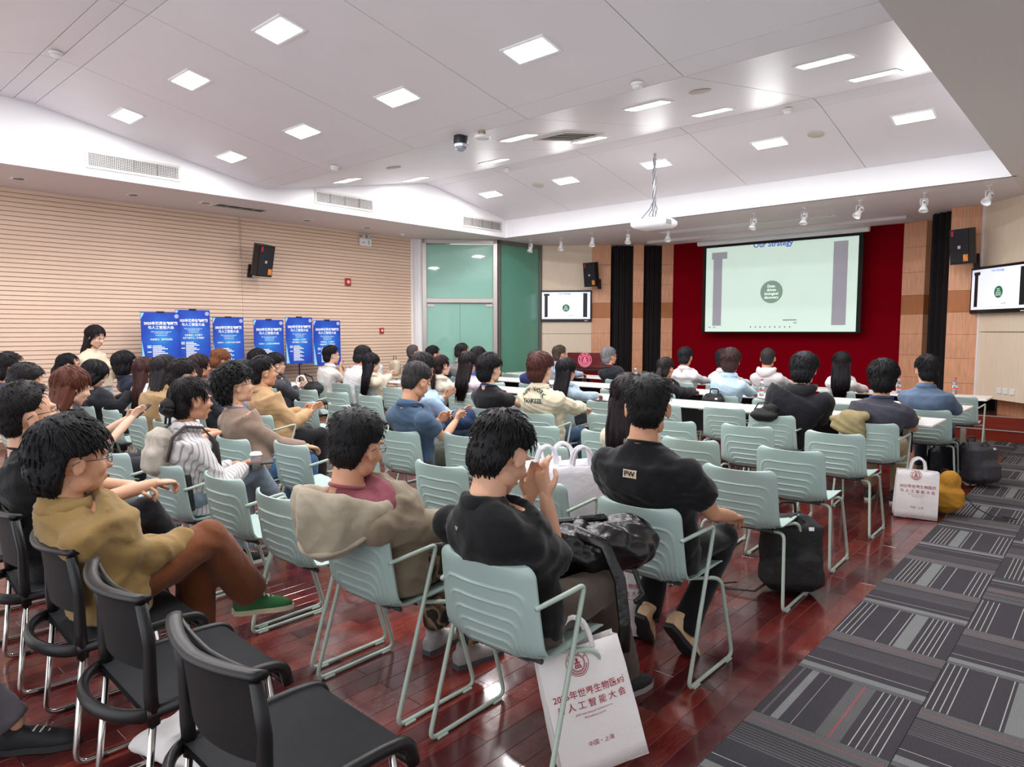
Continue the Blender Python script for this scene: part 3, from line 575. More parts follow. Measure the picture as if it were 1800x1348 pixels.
# black mesh-back chairs with chrome sled legs
M_MESHB = mat('black_back_mesh', '#101113', .55, bump=.9, bscale=500)
M_MESH_LIT = mat('black_mesh_lit', '#26282d', .5, bump=.9, bscale=500)  # mesh of the backs again, lightened for the light falling on the seat
def black_chair(x, y, rz, label):
    t = tag(empty('meeting_chair', (x, y, 0), math.radians(rz)), label, 'chair', 'black mesh chairs with chrome legs in the back row')
    # upper rim band: two thick curved rails joined at the ends
    mb = MB(); R = []
    def band(zc, yoff, zr, yr, n=22, w_=.25, curve=.055):
        P = []
        for i in range(n+1):
            u = -1+2*i/n; P.append((w_*u, -.255+yoff+curve*abs(u)**2.0, zc+.012*abs(u)))
        return P
    def oval(P, ry, rz_):
        R = []
        for p in P: R.append([(p[0], p[1]+ry*math.cos(2*math.pi*k/10), p[2]+rz_*math.sin(2*math.pi*k/10)) for k in range(10)])
        return R
    mb.rings(oval(band(.792, 0, 0, 0), .023, .013)); mb.rings(oval(band(.778, .045, 0, 0, w_=.235, curve=.02), .009, .014))
    mb.build('top_rail', M_BLACKP, t, smooth=True)
    V = []; n = 20
    for z in np.linspace(.78, .56, 8):
        for i in range(n+1): u = -1+2*i/n; V.append((.225*u*(1-.06*(.8-z)/.27), -.25+.05*abs(u)**2+(.8-z)*.10-.0, z-.03*abs(u)**3*(z < .56)))
    F = [[j*(n+1)+i, j*(n+1)+i+1, (j+1)*(n+1)+i+1, (j+1)*(n+1)+i] for j in range(7) for i in range(n)]
    me = MB().add(V+[(v[0], v[1]+.014, v[2]) for v in V], F+[[len(V)+a for a in f[::-1]] for f in F])
    me.build('back_panel', M_MESHB, t, smooth=True)
    for sx in (-1, 1):
        MB().tube([(sx*.238, -.205, .788), (sx*.232, -.185, .65), (sx*.225, -.185, .50), (sx*.225, -.18, .40)], [.017, .018, .021, .020], 10).build('back_upright', M_BLACKP, t, smooth=True)
        MB().tube(fillet([(sx*.225, -.18, .42), (sx*.235, -.225, .012), (sx*.235, .24, .012), (sx*.22, .19, .43)], .05, 6), .011, 10).build('leg', M_CHROME, t, smooth=True)
        for yy in (-.14, .16): MB().box((sx*.235, yy, .009), (.028, .04, .016), bev=.003).build('glide', M_BLACKP, t)
    mb = MB(); mb.rings([[(p[0]+0, p[1]+.018*math.cos(2*math.pi*k/10), p[2]+.024*math.sin(2*math.pi*k/10)) for k in range(10)] for p in [( .23*math.sin(a), -.17-.13*math.cos(a), .435+.0*a) for a in np.linspace(-math.pi/2, math.pi/2, 20)]])
    mb.build('rear_hoop', M_BLACKP, t, smooth=True)
    pr = fillet2([(-.20, .445), (.16, .455), (.245, .445), (.262, .37)], .06, 6)
    V = []; 
    for (yy, zz, _) in pr: V += [(-.215, yy, zz), (.215, yy, zz)]
    K = len(pr); V2 = [(a, b-.004, c-.016) for a, b, c in V]
    MB().add(V+V2, [[2*i, 2*i+1, 2*i+3, 2*i+2][::-1] for i in range(K-1)]+[[2*K+2*i, 2*K+2*i+1, 2*K+2*i+3, 2*K+2*i+2] for i in range(K-1)]).build('seat', M_MESH_LIT, t)
    for sx in (-1, 1): MB().tube([(sx*.228, p[0], p[1]-.008) for p in pr], .017, 10, flat=1.2).build('seat_rail', M_BLACKP, t, smooth=True)
    MB().tube([(-.22, .258, .37), (.22, .258, .37)], .016, 10).build('front_rail', M_BLACKP, t, smooth=True)
for x, rz, lab in ((-1.70, -1, 'empty black mesh chair nearest the camera, in front of the white tote'), (-2.38, -2, 'second black mesh chair from the right, empty, seen behind the nearest one'), (-3.02, -3, 'black mesh chair holding the man in the tan jacket'), (-3.74, -5, 'black chair holding the man in black with dark glasses'), (-4.45, -4, 'black chair at the left edge beside the man with dark glasses')):
    black_chair(x, .955, rz, lab)
CH = [
 (-1.67, 1.92, 2, 1, 'mint chair under the man in black who holds his face'),
 (-2.40, 1.88, 1, 1, 'mint chair under the man in the beige hooded jacket'),
 (-3.07, 1.91, 0, 1, 'empty mint chair just left of the beige hooded jacket'),
 (-3.70, 1.93, 2, 1, 'empty mint chair right of the woman in the striped shirt'),
 (-4.33, 1.85, 6, 1, 'mint chair under the woman in the striped shirt with a backpack'),
 (-5.02, 1.80, 6, 1, 'mint chair between the folded arms and the striped shirt woman'),
 (-1.66, 2.93, 0, 1, 'mint chair under the man whose black tee has a small back logo'),
 (-2.36, 2.98, 4, 1, 'mint chair loaded with white tote bags'),
 (-3.06, 2.96, 2, 0, 'empty mint chair left of the chair of tote bags'),
 (-3.74, 2.85, 0, 0, 'empty mint chair partly hidden by the head of the hooded jacket man'),
 (-4.42, 2.76, 2, 1, 'empty mint chair beside the knee in blue jeans'),
 (-4.98, 2.60, 5, 0, 'mint chair under the man in the taupe long-sleeved top'),
 (-6.35, 2.65, 4, 0, 'mint chair under the man in the white tee near the tan shirt'),
 (-6.97, 2.64, 1, 0, 'mint chair under the person in the tan shirt'),
 (-7.72, 2.66, 1, 1, 'empty mint chair between the red-haired woman and the tan shirt'),
 (-1.67, 4.04, 2, 0, 'empty mint chair in front of the man with the back logo, at his right'),
 (-2.36, 3.98, 2, 0, 'mint chair under the woman with very long hair'),
 (-3.05, 3.90, 4, 0, 'empty mint chair behind the stack of tote bags'),
 (-3.78, 3.86, 3, 0, 'empty mint chair right of the man in the blue polo'),
 (-4.36, 3.68, 6, 0, 'mint chair under the man in the steel blue polo with a lanyard'),
 (-6.17, 3.47, 0, 1, 'mint chair under the man in the tan canvas jacket'),
 (-8.85, 3.28, 0, 0, 'mint chair at the knees of the woman in the navy blazer'),
 (-1.68, 4.89, 2, 0, 'empty mint chair, fourth along the aisle from the logo tee'),
 (-2.40, 4.84, 4, 0, 'empty mint chair behind the shoulder of the man with the back logo'),
 (-3.08, 4.73, 4, 0, 'mint chair left of the very long hair'),
 (-3.72, 4.66, 4, 0, 'empty mint chair behind the chair of the cream jacket'),
 (-5.30, 4.65, 2, 0, 'mint chair under the man in the pale blue shirt'),
 (-6.37, 4.49, 0, 0, 'empty mint chair, right one of a pair ahead of the tan canvas jacket'),
 (-6.97, 4.43, 2, 0, 'empty mint chair, left one of a pair ahead of the tan canvas jacket'),
 (-1.69, 5.88, 1, 0, 'empty mint chair along the aisle with a khaki jacket above it'),
 (-2.38, 5.82, 3, 0, 'empty mint chair behind the man in the black hooded jacket'),
 (-3.02, 5.68, 6, 0, 'empty mint chair right of the very long hair'),
 (-3.68, 5.68, 3, 0, 'empty mint chair right of the cream lettered jacket'),
 (-4.30, 5.32, 5, 1, 'mint chair under the man in the cream lettered jacket'),
 (-4.95, 5.29, 0, 0, 'mint chair under the man in the plain black tee'),
 (-7.00, 5.35, 3, 0, 'empty mint chair between the tan canvas jacket and the steel blue polo'),
 (-7.68, 5.33, 4, 0, 'empty mint chair left of the pair by the steel blue polo'),
 (-8.32, 5.30, 1, 1, 'empty mint chair carrying a black bag near the easels'),
 (-8.97, 5.10, -3, 0, 'mint chair under the young man in charcoal below the posters'),
 (-1.66, 6.72, 4, 1, 'mint chair under the man in the grey tee resting on the table end'),
 (-2.50, 6.70, 0, 1, 'mint chair under the man in the black hooded jacket'),
 (-3.12, 6.98, 3, 0, 'empty mint chair tucked at the table left of the black hooded jacket'),
 (-3.76, 6.85, 0, 0, 'empty mint chair behind the head with the back logo'),
 (-4.42, 6.67, 3, 0, 'empty mint chair right of the woman in pale denim'),
 (-5.05, 6.62, 3, 0, 'mint chair under the woman in pale denim'),
 (-5.72, 6.60, 4, 0, 'empty mint chair between the black tee and the cream lettered jacket'),
 (-6.45, 6.38, 4, 0, 'mint chair under the woman in pale pink'),
 (-7.08, 6.32, 2, 0, 'mint chair under the woman in the cream shirt'),
 (-7.74, 6.29, 0, 0, 'empty mint chair right of the woman in beige'),
 (-8.36, 6.25, 2, 0, 'mint chair under the woman in beige with long black hair'),
 (-8.98, 6.27, 3, 0, 'mint chair under the man in white at its left of the pair'),
 (-9.63, 6.25, 0, 0, 'mint chair under the man in white at the far left of that row'),
 (-1.52, 8.18, 5, 0, 'mint chair under the man in the blue-grey jacket'),
 (-2.28, 8.22, 2, 0, 'empty mint chair behind the khaki jacket at the middle table row'),
 (-3.06, 8.12, 0, 0, 'empty mint chair left of the bottle behind the black hooded jacket'),
 (-3.74, 8.20, 5, 0, 'mint chair with a black backpack hanging on its back'),
 (-4.45, 8.00, 0, 0, 'mint chair under the woman in the black suit'),
 (-5.20, 8.08, 0, 0, 'empty mint chair right of the man in the black polo'),
 (-6.72, 8.10, 0, 0, 'mint chair under the man in the navy polo'),
 (-7.36, 7.98, 2, 0, 'empty mint chair left of the man in the navy polo'),
 (-8.05, 8.10, 0, 0, 'mint chair under the person with dark hair beside the blue door strip'),
 (-8.62, 9.76, 4, 0, 'empty mint chair by the green glass at the front row'),
 (-6.22, 9.70, 3, 1, 'mint chair under the grey-haired man in the black polo'),
 (-5.15, 9.85, 0, 0, 'mint chair under the man in the white dress shirt'),
 (-4.50, 9.85, 0, 0, 'mint chair under the man in white behind the pale blue shirt'),
 (-3.84, 9.85, 0, 0, 'mint chair under the man in the pale hooded top'),
 (-2.85, 9.85, 0, 0, 'mint chair under the woman in white with loose black hair'),
 (-1.55, 10.05, 3, 1, 'empty mint chair at the end of the front table row'),
 (-7.55, 9.75, 0, 0, 'mint chair under the man in glasses and pale blue near the podium'),
]
for c in CH: mint_chair(*c)
# tables: three rows
M_TOP = mat('white_melamine', '#ece9e6', .3); M_LEGG = mat('table_grey', '#a9a29a', .4, .3)
def table(x0, x1, y, d, label):
    t = tag(empty('folding_table', ((x0+x1)/2, y+d/2, 0)), label, 'table', 'white narrow tables across the front rows'); L_ = x1-x0-.012
    MB().box((0, 0, .737), (L_, d, .026), bev=.006).build('tabletop', M_TOP, t)
    MB().box((0, d/2-.16, .56), (L_-.5, .016, .30)).build('modesty_panel', mat('panel_black', '#1b1a1d', .6), t)
    for sx in (-1, 1):
        MB().box((sx*(L_/2-.27), 0, .375), (.055, .09, .70), bev=.006).box((sx*(L_/2-.27), 0, .715), (.05, d*.8, .02)).box((sx*(L_/2-.27), 0, .055), (.05, d*.9, .035), bev=.006).build('leg', M_LEGG, t)
        for yy in (-1, 1): 
            MB().lathe([(.001, -.012), (.022, -.012), (.022, .012), (.001, .012)], 14, T(sx*(L_/2-.27), yy*d*.42, .024) @ RY(math.pi/2)).build('castor', mat('castor_black', '#222226', .5), t)
pos = ['nearest the aisle', 'second from the aisle', 'third from the aisle', 'nearest the glass doors']
for y, d, nm in ((7.1, .62, 'white table of the rearmost table row, '), (8.65, .62, 'white table of the middle table row, '), (10.22, .60, 'white table of the front table row, ')):
    for k in range(4): table(-1.27-2.02*(k+1), -1.27-2.02*k, y, d, nm+pos[k])
t = tag(empty('side_table', (-10.32, 8.1, 0)), 'small beige-topped table loaded with bags near the glass doors', 'table')
MB().box((0, 0, .74), (.9, .5, .03), bev=.008).build('tabletop', mat('beige_top', '#c9b79c', .5), t)
for a in (-.4, .4):
    for b in (-.2, .2): MB().tube([(a, b, .725), (a*1.02, b*1.02, 0)], .015).build('leg', M_LEGG, t)
# ================================================================== PEOPLE
def remesh(V, F, vox, smooth=3, fac=.5):
    me = bpy.data.meshes.new('tmp'); me.from_pydata(np.asarray(V).tolist(), [], F); me.update()
    o = bpy.data.objects.new('tmp', me); COL.objects.link(o)
    r = o.modifiers.new('r', 'REMESH'); r.mode = 'VOXEL'; r.voxel_size = vox; r.adaptivity = 0
    if smooth: s = o.modifiers.new('s', 'SMOOTH'); s.iterations = smooth; s.factor = fac
    bpy.context.view_layer.update(); m2 = bpy.data.meshes.new_from_object(o.evaluated_get(bpy.context.evaluated_depsgraph_get()))
    n = len(m2.vertices); V2 = np.empty(n*3); m2.vertices.foreach_get('co', V2); V2 = V2.reshape(-1, 3)
    L = np.empty(len(m2.loops), int); m2.loops.foreach_get('vertex_index', L)
    st = np.empty(len(m2.polygons), int); m2.polygons.foreach_get('loop_start', st); tt = np.empty(len(m2.polygons), int); m2.polygons.foreach_get('loop_total', tt)
    F2 = [L[a:a+b].tolist() for a, b in zip(st, tt)]
    bpy.data.objects.remove(o); bpy.data.meshes.remove(me); bpy.data.meshes.remove(m2)
    return V2, F2
def a3(*p): return np.array(p, float)
def basis(d, ref=(1, 0, 0)):
    d = d/(np.linalg.norm(d)+1e-9); x = a3(*ref)-d*np.dot(ref, d); x /= np.linalg.norm(x)+1e-9; y = np.cross(d, x); return x, y, d
def loft(mb, secs, n=18, ref=(1, 0, 0), p=2.3):
    """secs: (centre, half width along ref, half depth)"""
    C = [a3(*s[0]) for s in secs]; R = []
    for i, s in enumerate(secs):
        d = C[min(i+1, len(C)-1)]-C[max(i-1, 0)]; x, y, _ = basis(d, ref)
        R.append([C[i]+x*s[1]*math.copysign(abs(math.cos(t))**(2/p), math.cos(t))+y*s[2]*math.copysign(abs(math.sin(t))**(2/p), math.sin(t)) for t in [2*math.pi*k/n for k in range(n)]])
    mb.rings(R)
def limb(mb, pts, rad, n=14):
    mb.tube(pts, rad, n)
    for p, r in zip(pts, rad): mb.ell(p, (r, r, r), 10, 7)
# --- head (centre at origin, face +Y, 0.24 high)
HE = [((0, -.018, .028), (.078, .098, .094)), ((0, .018, -.02), (.066, .074, .088)), ((0, .03, -.062), (.052, .056, .048))]
def head_mesh(vox, female):
    mb = MB()
    for c, r in HE: mb.ell(c, r, 24, 16)
    mb.ell((0, .062, -.094), (.026, .022, .022), 14, 10)                     # chin
    for sx in (-1, 1):
        mb.ell((sx*.045, -.0, -.07), (.02, .04, .03), 12, 8)           # jaw corner
        mb.ell((sx*.036, .062, -.028), (.024, .022, .024), 12, 8)      # cheek
        mb.ell((sx*.083, -.010, -.012), (.009, .020, .032), 12, 8, rot=(math.radians(-12), 0, sx*math.radians(-22)))
        mb.ell((sx*.030, .079, .022), (.026, .012, .009), 10, 6)
    mb.ell((0, .088, -.002), (.010, .014, .030), 10, 8, rot=(math.radians(14), 0, 0)).ell((0, .101, -.026), (.015, .015, .012), 12, 8)
    mb.ell((0, .088, -.056), (.023, .010, .006), 12, 6).ell((0, .086, -.067), (.019, .010, .007), 12, 6)
    V, F, _ = mb.arrays(); V, F = remesh(V, F, vox, 2, .5)
    for sx in (-1, 1):   # eye sockets, ear hollow
        d = np.linalg.norm((V-a3(sx*.030, .085, .004))/a3(.017, .03, .011), axis=1); V[:, 1] -= .010*np.exp(-d**2)
        d = np.linalg.norm((V-a3(sx*.088, -.008, -.010))/a3(.012, .009, .016), axis=1); V[:, 0] -= sx*.006*np.exp(-d**2)
    V[:, 2] *= 1.0 if not female else .97
    return V, F
HEADS = {}
def get_head(vox, female):
    k = (vox, female)
    if k not in HEADS: HEADS[k] = head_mesh(vox, female)
    return HEADS[k]
def rhead(d):
    """distance from (0,-.01,.02) to the scalp along unit directions d"""
    o = a3(0, -.012, .02); R = np.zeros(len(d))
    for c, r in HE[:2]:
        r = a3(*r); p = (o-a3(*c))/r; q = d/r; A = (q*q).sum(1); B = (q*p).sum(1); Cc = (p*p).sum()-1
        t = (-B+np.sqrt(np.maximum(B*B-A*Cc, 0)))/A; R = np.maximum(R, t)
    return R
def sst(x, a, b): t = np.clip((x-a)/(b-a), 0, 1); return t*t*(3-2*t)
def hair_mesh(style, M, seed=0):
    r = np.random.default_rng(seed); nu, nv = 96, 64; mb = MB()
    th = np.linspace(.001, math.pi-.001, nv); ph = np.linspace(-math.pi, math.pi, nu, endpoint=False)
    TH, PH = np.meshgrid(th, ph, indexing='ij'); d = np.stack([np.sin(TH)*np.sin(PH), np.sin(TH)*np.cos(PH), np.cos(TH)], -1).reshape(-1, 3)   # phi 0 = front
    az = np.abs(PH).reshape(-1); zc = d[:, 2]
    R = rhead(d); front = .62 if style not in ('fringe', 'mop', 'curly', 'long', 'bob', 'fringe_long') else .34
    if style in ('receding',): front = .78
    # hairline as a limit on z component of direction, by azimuth
    side = -.02; back = -.93 if style != 'receding' else -.8
    R = R+.034*sst(az, 1.6, 2.6)*sst(-zc, .1, .85)*(.6 if style in ('buzz', 'crew') else 1)
    lim = np.where(az < .75, front, np.where(az < 1.35, front+(side-front)*((az-.75)/.6), 0))
    lim = np.where((az >= 1.35) & (az < 1.75), side+(.0)*(az), lim); lim = np.where(az >= 1.75, side+(back-side)*sst(az, 1.75, 2.25), lim)
    if style in ('long', 'fringe_long', 'bob', 'pony', 'bun'): lim = np.where((az > .95), -.25-.5*sst(az, 1.2, 1.9), np.where(az > .75, front+(-.25-front)*((az-.75)/.2), lim))
    if style in ('pony', 'bun'): lim = np.where((az > 1.0) & (az < 1.75), .08, lim); lim = np.where(az >= 1.75, .08+(back-.08)*sst(az, 1.75, 2.2), lim)
    thick = {'short': .016, 'crew': .017, 'buzz': .006, 'mop': .030, 'fringe': .028, 'curly': .030, 'long': .018, 'fringe_long': .02, 'bob': .026, 'pony': .010, 'bun': .012, 'receding': .010}[style]
    side_t = {'crew': .3, 'short': .5, 'buzz': .7}.get(style, .85)
    tk = thick*(side_t+(1-side_t)*sst(zc, -.1, .6))
    edge = sst(zc-lim, -.06, .07)
    w_ = np.sin(az*0+PH.reshape(-1)*23+3*np.sin(TH.reshape(-1)*5+seed))*.5+np.sin(PH.reshape(-1)*47+4*np.sin(TH.reshape(-1)*4))*.5
    amp = {'curly': .006, 'buzz': .0006, 'crew': .0012, 'mop': .003}.get(style, .0018)
    nz = w_*amp+r.normal(0, amp*.35, len(az))
    if style == 'curly': nz += .006*np.sin(PH.reshape(-1)*13+seed)*np.sin(TH.reshape(-1)*15)
    RR = np.where(edge > 0, R-.014+edge*(.014+tk+nz), R-.014)
    V = a3(0, -.012, .02)+d*RR[:, None]
    F = [[i*nu+k, i*nu+(k+1) % nu, (i+1)*nu+(k+1) % nu, (i+1)*nu+k] for i in range(nv-1) for k in range(nu)]
    mb.add(V, F)
    # locks combed over the surface
    nl = {'buzz': 350, 'crew': 700, 'short': 800, 'mop': 900, 'fringe': 900, 'curly': 900, 'receding': 350}.get(style, 550)
    LF = []; LV = []; n0 = 0
    crown = a3(0, -.45, .89)
    for _ in range(nl):
        dd = r.normal(0, 1, 3); dd /= np.linalg.norm(dd)
        a_ = abs(math.atan2(dd[0], dd[1])); i = min(int(math.acos(dd[2])/math.pi*(nv-1)), nv-1); k = int((math.atan2(dd[0], dd[1])+math.pi)/(2*math.pi)*nu) % nu; q = i*nu+k
        if edge[q] < .45: continue
        if 1.15 < a_ < 2.0 and dd[2] < .12 and style not in ('long', 'bob', 'fringe_long'): continue
        fl = dd-crown; fl -= dd*np.dot(fl, dd); fl /= np.linalg.norm(fl)+1e-6
        fl = fl+a3(0, 0, -.35)*(1 if dd[2] < .6 else 0)+r.normal(0, .13 if style != 'curly' else .8, 3); fl -= dd*np.dot(fl, dd); fl /= np.linalg.norm(fl)+1e-6
        ln = {'buzz': .012, 'crew': .022, 'short': .036, 'mop': .038, 'fringe': .040, 'curly': .024}.get(style, .06)*r.uniform(.7, 1.25)*((.5+.5*float(sst(dd[2], -.1, .45))) if style in ('short', 'crew', 'mop', 'fringe') and dd[1] < .75 else 1)
        wd = {'buzz': .0016, 'crew': .0022, 'curly': .005}.get(style, .0034); base = V[q]-dd*.004; lift = {'buzz': .004, 'crew': .008, 'short': .008, 'curly': .016, 'mop': .005, 'fringe': .003}.get(style, .003)
        sd = np.cross(fl, dd); pts = []
        for t in (0, .35, .7, 1):
            p = base+fl*ln*t; vv = p-a3(0, -.012, .02); L_ = np.linalg.norm(vv); u = vv/L_; rs = np.linalg.norm(base-a3(0, -.012, .02))
            p = a3(0, -.012, .02)+u*(rs+.0025+lift*math.sin(t*2.2)*.8)
            pts.append((p, wd*(1-t**1.5)+.0003, u))
        for p, w2_, u in pts: LV += [p-sd*w2_, p+sd*w2_, p+u*w2_*.9]
        for s in range(3):
            b0 = n0+s*3
            for e_ in range(3): LF.append([b0+e_, b0+(e_+1) % 3, b0+3+(e_+1) % 3, b0+3+e_])
        n0 += 12
    if LV: mb.add(LV, LF)
    def strand_sheet(secs, seed2=0, n=40):
        Rg = []
        for (c, a, b) in secs:
            Rg.append([a3(c[0]+a*math.cos(t)*(1+.05*math.sin(9*t+seed2)+.03*math.sin(23*t)), c[1]+b*math.sin(t)*(1+.06*math.sin(11*t+seed2)+.04*math.sin(19*t)), c[2]) for t in [2*math.pi*k/n for k in range(n)]])
        mb.rings(Rg)
    if style in ('long', 'fringe_long'):
        strand_sheet([((0, -.03, .05), .085, .08), ((0, -.045, -.02), .098, .078), ((0, -.06, -.10), .098, .062), ((0, -.085, -.18), .105, .045), ((0, -.10, -.27), .10, .035), ((0, -.108, -.36), .08, .028), ((0, -.11, -.43), .045, .016)], seed)
        for k in range(160):
            a0 = r.uniform(-1, 1); x = .10*a0; y = -.075-.045*math.sqrt(max(0, 1-a0*a0)); z0 = r.uniform(-.12, -.02); z1 = r.uniform(-.47, -.34)*(1 if abs(a0) < .8 else .8)
            mb.tube([(x*.95, y+.02, z0), (x*1.03, y-.012, (z0+z1)*.5), (x*.9+r.normal(0, .006), y-.03, z1)], [.002, .004, .0007], 3)
    if style == 'bob': strand_sheet([((0, -.01, .06), .088, .09), ((0, -.015, -.0), .10, .095), ((0, -.03, -.06), .102, .085), ((0, -.04, -.105), .09, .07), ((0, -.045, -.12), .06, .05)], seed)
    if style == 'pony':
        mb.ell((0, -.115, .0), (.022, .022, .026), 12, 8)
        strand_sheet([((0, -.115, .01), .02, .018), ((0, -.14, -.04), .034, .026), ((0, -.14, -.12), .042, .03), ((0, -.135, -.22), .035, .024), ((0, -.13, -.30), .012, .01)], seed, 24)
    if style == 'bun':
        for k in range(3): mb.tube([(.04*math.cos(t)*(1-.2*k), -.125-.01*k+.004*math.sin(3*t), -.035+.038*math.sin(t)*(1-.2*k)) for t in np.linspace(0, 2*math.pi, 22)], .019, 10)
        mb.ell((0, -.12, -.035), (.035, .03, .033), 14, 10)
    me = mb.mesh('hair', M, smooth=True); return me
HAIRM = {}
def hair_mat(col, rough=.38):
    if col not in HAIRM:
        HAIRM[col] = mat('hair_'+col.strip('#'), col, .46, spec=.25, vary=.2, vscale=30, bump=.4, bscale=60, stretch=(6, 6, .8))
    return HAIRM[col]
HAIRC = {}
def get_hair(style, col, seed=0):
    k = (style, col, seed)
    if k not in HAIRC: HAIRC[k] = hair_mesh(style, hair_mat(col), seed+3)
    return HAIRC[k]
# --- hand: wrist at origin, fingers along +Y, palm facing -Z, thumb on +X side
def hand_geo(curl, vox):
    mb = MB(); loft(mb, [((0, -.02, 0), .024, .018), ((0, .02, 0), .034, .015), ((0, .06, .002), .040, .014), ((0, .088, 0), .038, .012)], 14)
    for k, (x, L_, r) in enumerate(((.029, .070, .0085), (.010, .080, .009), (-.010, .074, .0085), (-.028, .058, .0075))):
        c = curl*(1+.12*k); p = a3(x, .082, 0); pts = [p-a3(0, .02, 0)]; a = 0
        for j, f in enumerate((.45, .32, .25)):
            pts.append(p.copy()) if j == 0 else None
            a += c*(.55, .75, .6)[j]; p = p+L_*f*a3(x*.25, math.cos(a), -math.sin(a)); pts.append(p.copy())
        limb(mb, pts, [r*1.05, r*1.05, r, r*.93, r*.8], 8)
    limb(mb, [a3(.018, .012, -.004), a3(.042, .036, -.014), a3(.050, .064, -.020-curl*.012), a3(.044-.012*curl, .088, -.024-curl*.022)], [.015, .0125, .0105, .0085], 8)
    V, F, _ = mb.arrays(); return remesh(V, F, vox, 2, .4)
HANDS = {}
def get_hand(curl, vox):
    k = (curl, vox)
    if k not in HANDS: HANDS[k] = hand_geo(curl, vox)
    return HANDS[k]
def shoe_mesh(col, sole, name='shoe'):
    mb = MB()
    loft(mb, [((0, -.115, .045), .028, .036), ((0, -.08, .05), .036, .044), ((0, .0, .048), .037, .042), ((0, .07, .038), .044, .032), ((0, .13, .03), .040, .024), ((0, .165, .024), .022, .014)], 16, ref=(1, 0, 0), p=2.6)
    mb.tube([(0, -.055, .07), (0, -.065, .115)], [.036, .04], 14)
    V, F, _ = mb.arrays(); V, F = remesh(V, F, .008, 3, .5); o = MB(); o.add(V, F); 
    o.m = 1
    out = [(.034*s_, y) for s_, y in ((-.75, -.115), (-1.05, -.06), (-.95, 0), (-1.3, .08), (-1.1, .14), (-.5, .172), (.5, .172), (1.1, .14), (1.3, .08), (1.0, 0), (1.05, -.06), (.75, -.115))]
    o.prism(out, 0, .024)
    o.m = 2
    for k in range(4): o.tube([(-.02, .02+k*.022, .082-k*.008), (.0, .024+k*.022, .088-k*.009), (.02, .02+k*.022, .082-k*.008)], .0035, 5)
    return o.mesh('shoe', [mat('shoe_%s' % col.strip('#'), col, .7, vary=.1), mat('sole_%s' % sole.strip('#'), sole, .7), mat('laces', '#e6e0d6', .8)], smooth=True, auto=40)
SHOES = {}
def get_shoe(col, sole):
    if (col, sole) not in SHOES: SHOES[(col, sole)] = shoe_mesh(col, sole)
    return SHOES[(col, sole)]
def skin_mat(col):
    m = mat('skin_'+col.strip('#'), col, .5, vary=.06, vscale=12, spec=.4, bump=.06, bscale=90); b = m.node_tree.nodes['Principled BSDF']
    b.inputs['Subsurface Weight'].default_value = .08; b.inputs['Subsurface Radius'].default_value = (.012, .004, .002); return m
M_EYE = mat('eye_white', '#e6e0dc', .3); M_BROW = mat('brow_dark', '#1d1613', .8); M_LIP = mat('lip', '#a4635a', .5)
M_LAN = mat('lanyard_blue', '#2a6fc0', .6); M_LANR = mat('lanyard_red', '#c02340', .6); M_GLASSF = mat('spectacle_black', '#15151a', .3); M_GLASSL = mat('spectacle_wire', '#6e6a70', .3, .8)
def folds(V, amp, seed):
    p = V*a3(1, 1, 1); s = seed*1.7
    w1 = np.sin(p[:, 2]*31+4*np.sin(p[:, 0]*9+s)+3*np.sin(p[:, 1]*11+s*2)); w2 = np.sin(p[:, 0]*27+p[:, 2]*14+4*np.sin(p[:, 2]*12+s)+2*np.sin(p[:, 1]*17)); w3 = np.sin(p[:, 1]*34-p[:, 2]*19+3*np.sin(p[:, 0]*15+s))
    return amp*(np.maximum(w1, -.2)**1*.45+(1-np.abs(w2))*.5+w3*.25)
def vnormals(V, F):
    N = np.zeros_like(V); A = np.array([f[:3] for f in F]); n = np.cross(V[A[:, 1]]-V[A[:, 0]], V[A[:, 2]]-V[A[:, 0]])
    for k in range(3): np.add.at(N, A[:, k], n)
    for f4 in [np.array([f for f in F if len(f) == 4])]:
        if len(f4): 
            n = np.cross(V[f4[:, 2]]-V[f4[:, 0]], V[f4[:, 3]]-V[f4[:, 0]]); np.add.at(N, f4[:, 3], n)
    return N/(np.linalg.norm(N, axis=1)[:, None]+1e-9)
def smesh(name, parts, vox, mats, amp=0, seed=0, sm=3):
    mb = MB(); V, F, _ = parts.arrays(); V, F = remesh(V, F, vox, sm, .5)
    if amp: V = V+vnormals(V, F)*folds(V, amp, seed)[:, None]
    mb.add(V, F); return mb
def ik(S, W, l1, l2, pole):
    d = W-S; L = np.linalg.norm(d); L2 = min(L, (l1+l2)*.995); d = d/(L+1e-9); a = (l1*l1-l2*l2+L2*L2)/(2*L2); h = math.sqrt(max(l1*l1-a*a, 0))
    p = a3(*pole); p = p-d*np.dot(p, d); p /= np.linalg.norm(p)+1e-9
    return S+d*a+p*h, S+d*L2
POSES = {
 'lap': ((.12, .24, .66), (-.12, .24, .66), .5), 'clasp': ((.035, .24, .69), (-.035, .24, .69), .9), 'phone': ((.07, .24, .93), (-.05, .25, .91), 1.0),
 'table': ((.20, .40, .80), (-.16, .42, .80), .5), 'knee': ((.16, .34, .68), (-.14, .26, .67), .45), 'low': ((.2, .12, .62), (-.15, .2, .66), .6)}
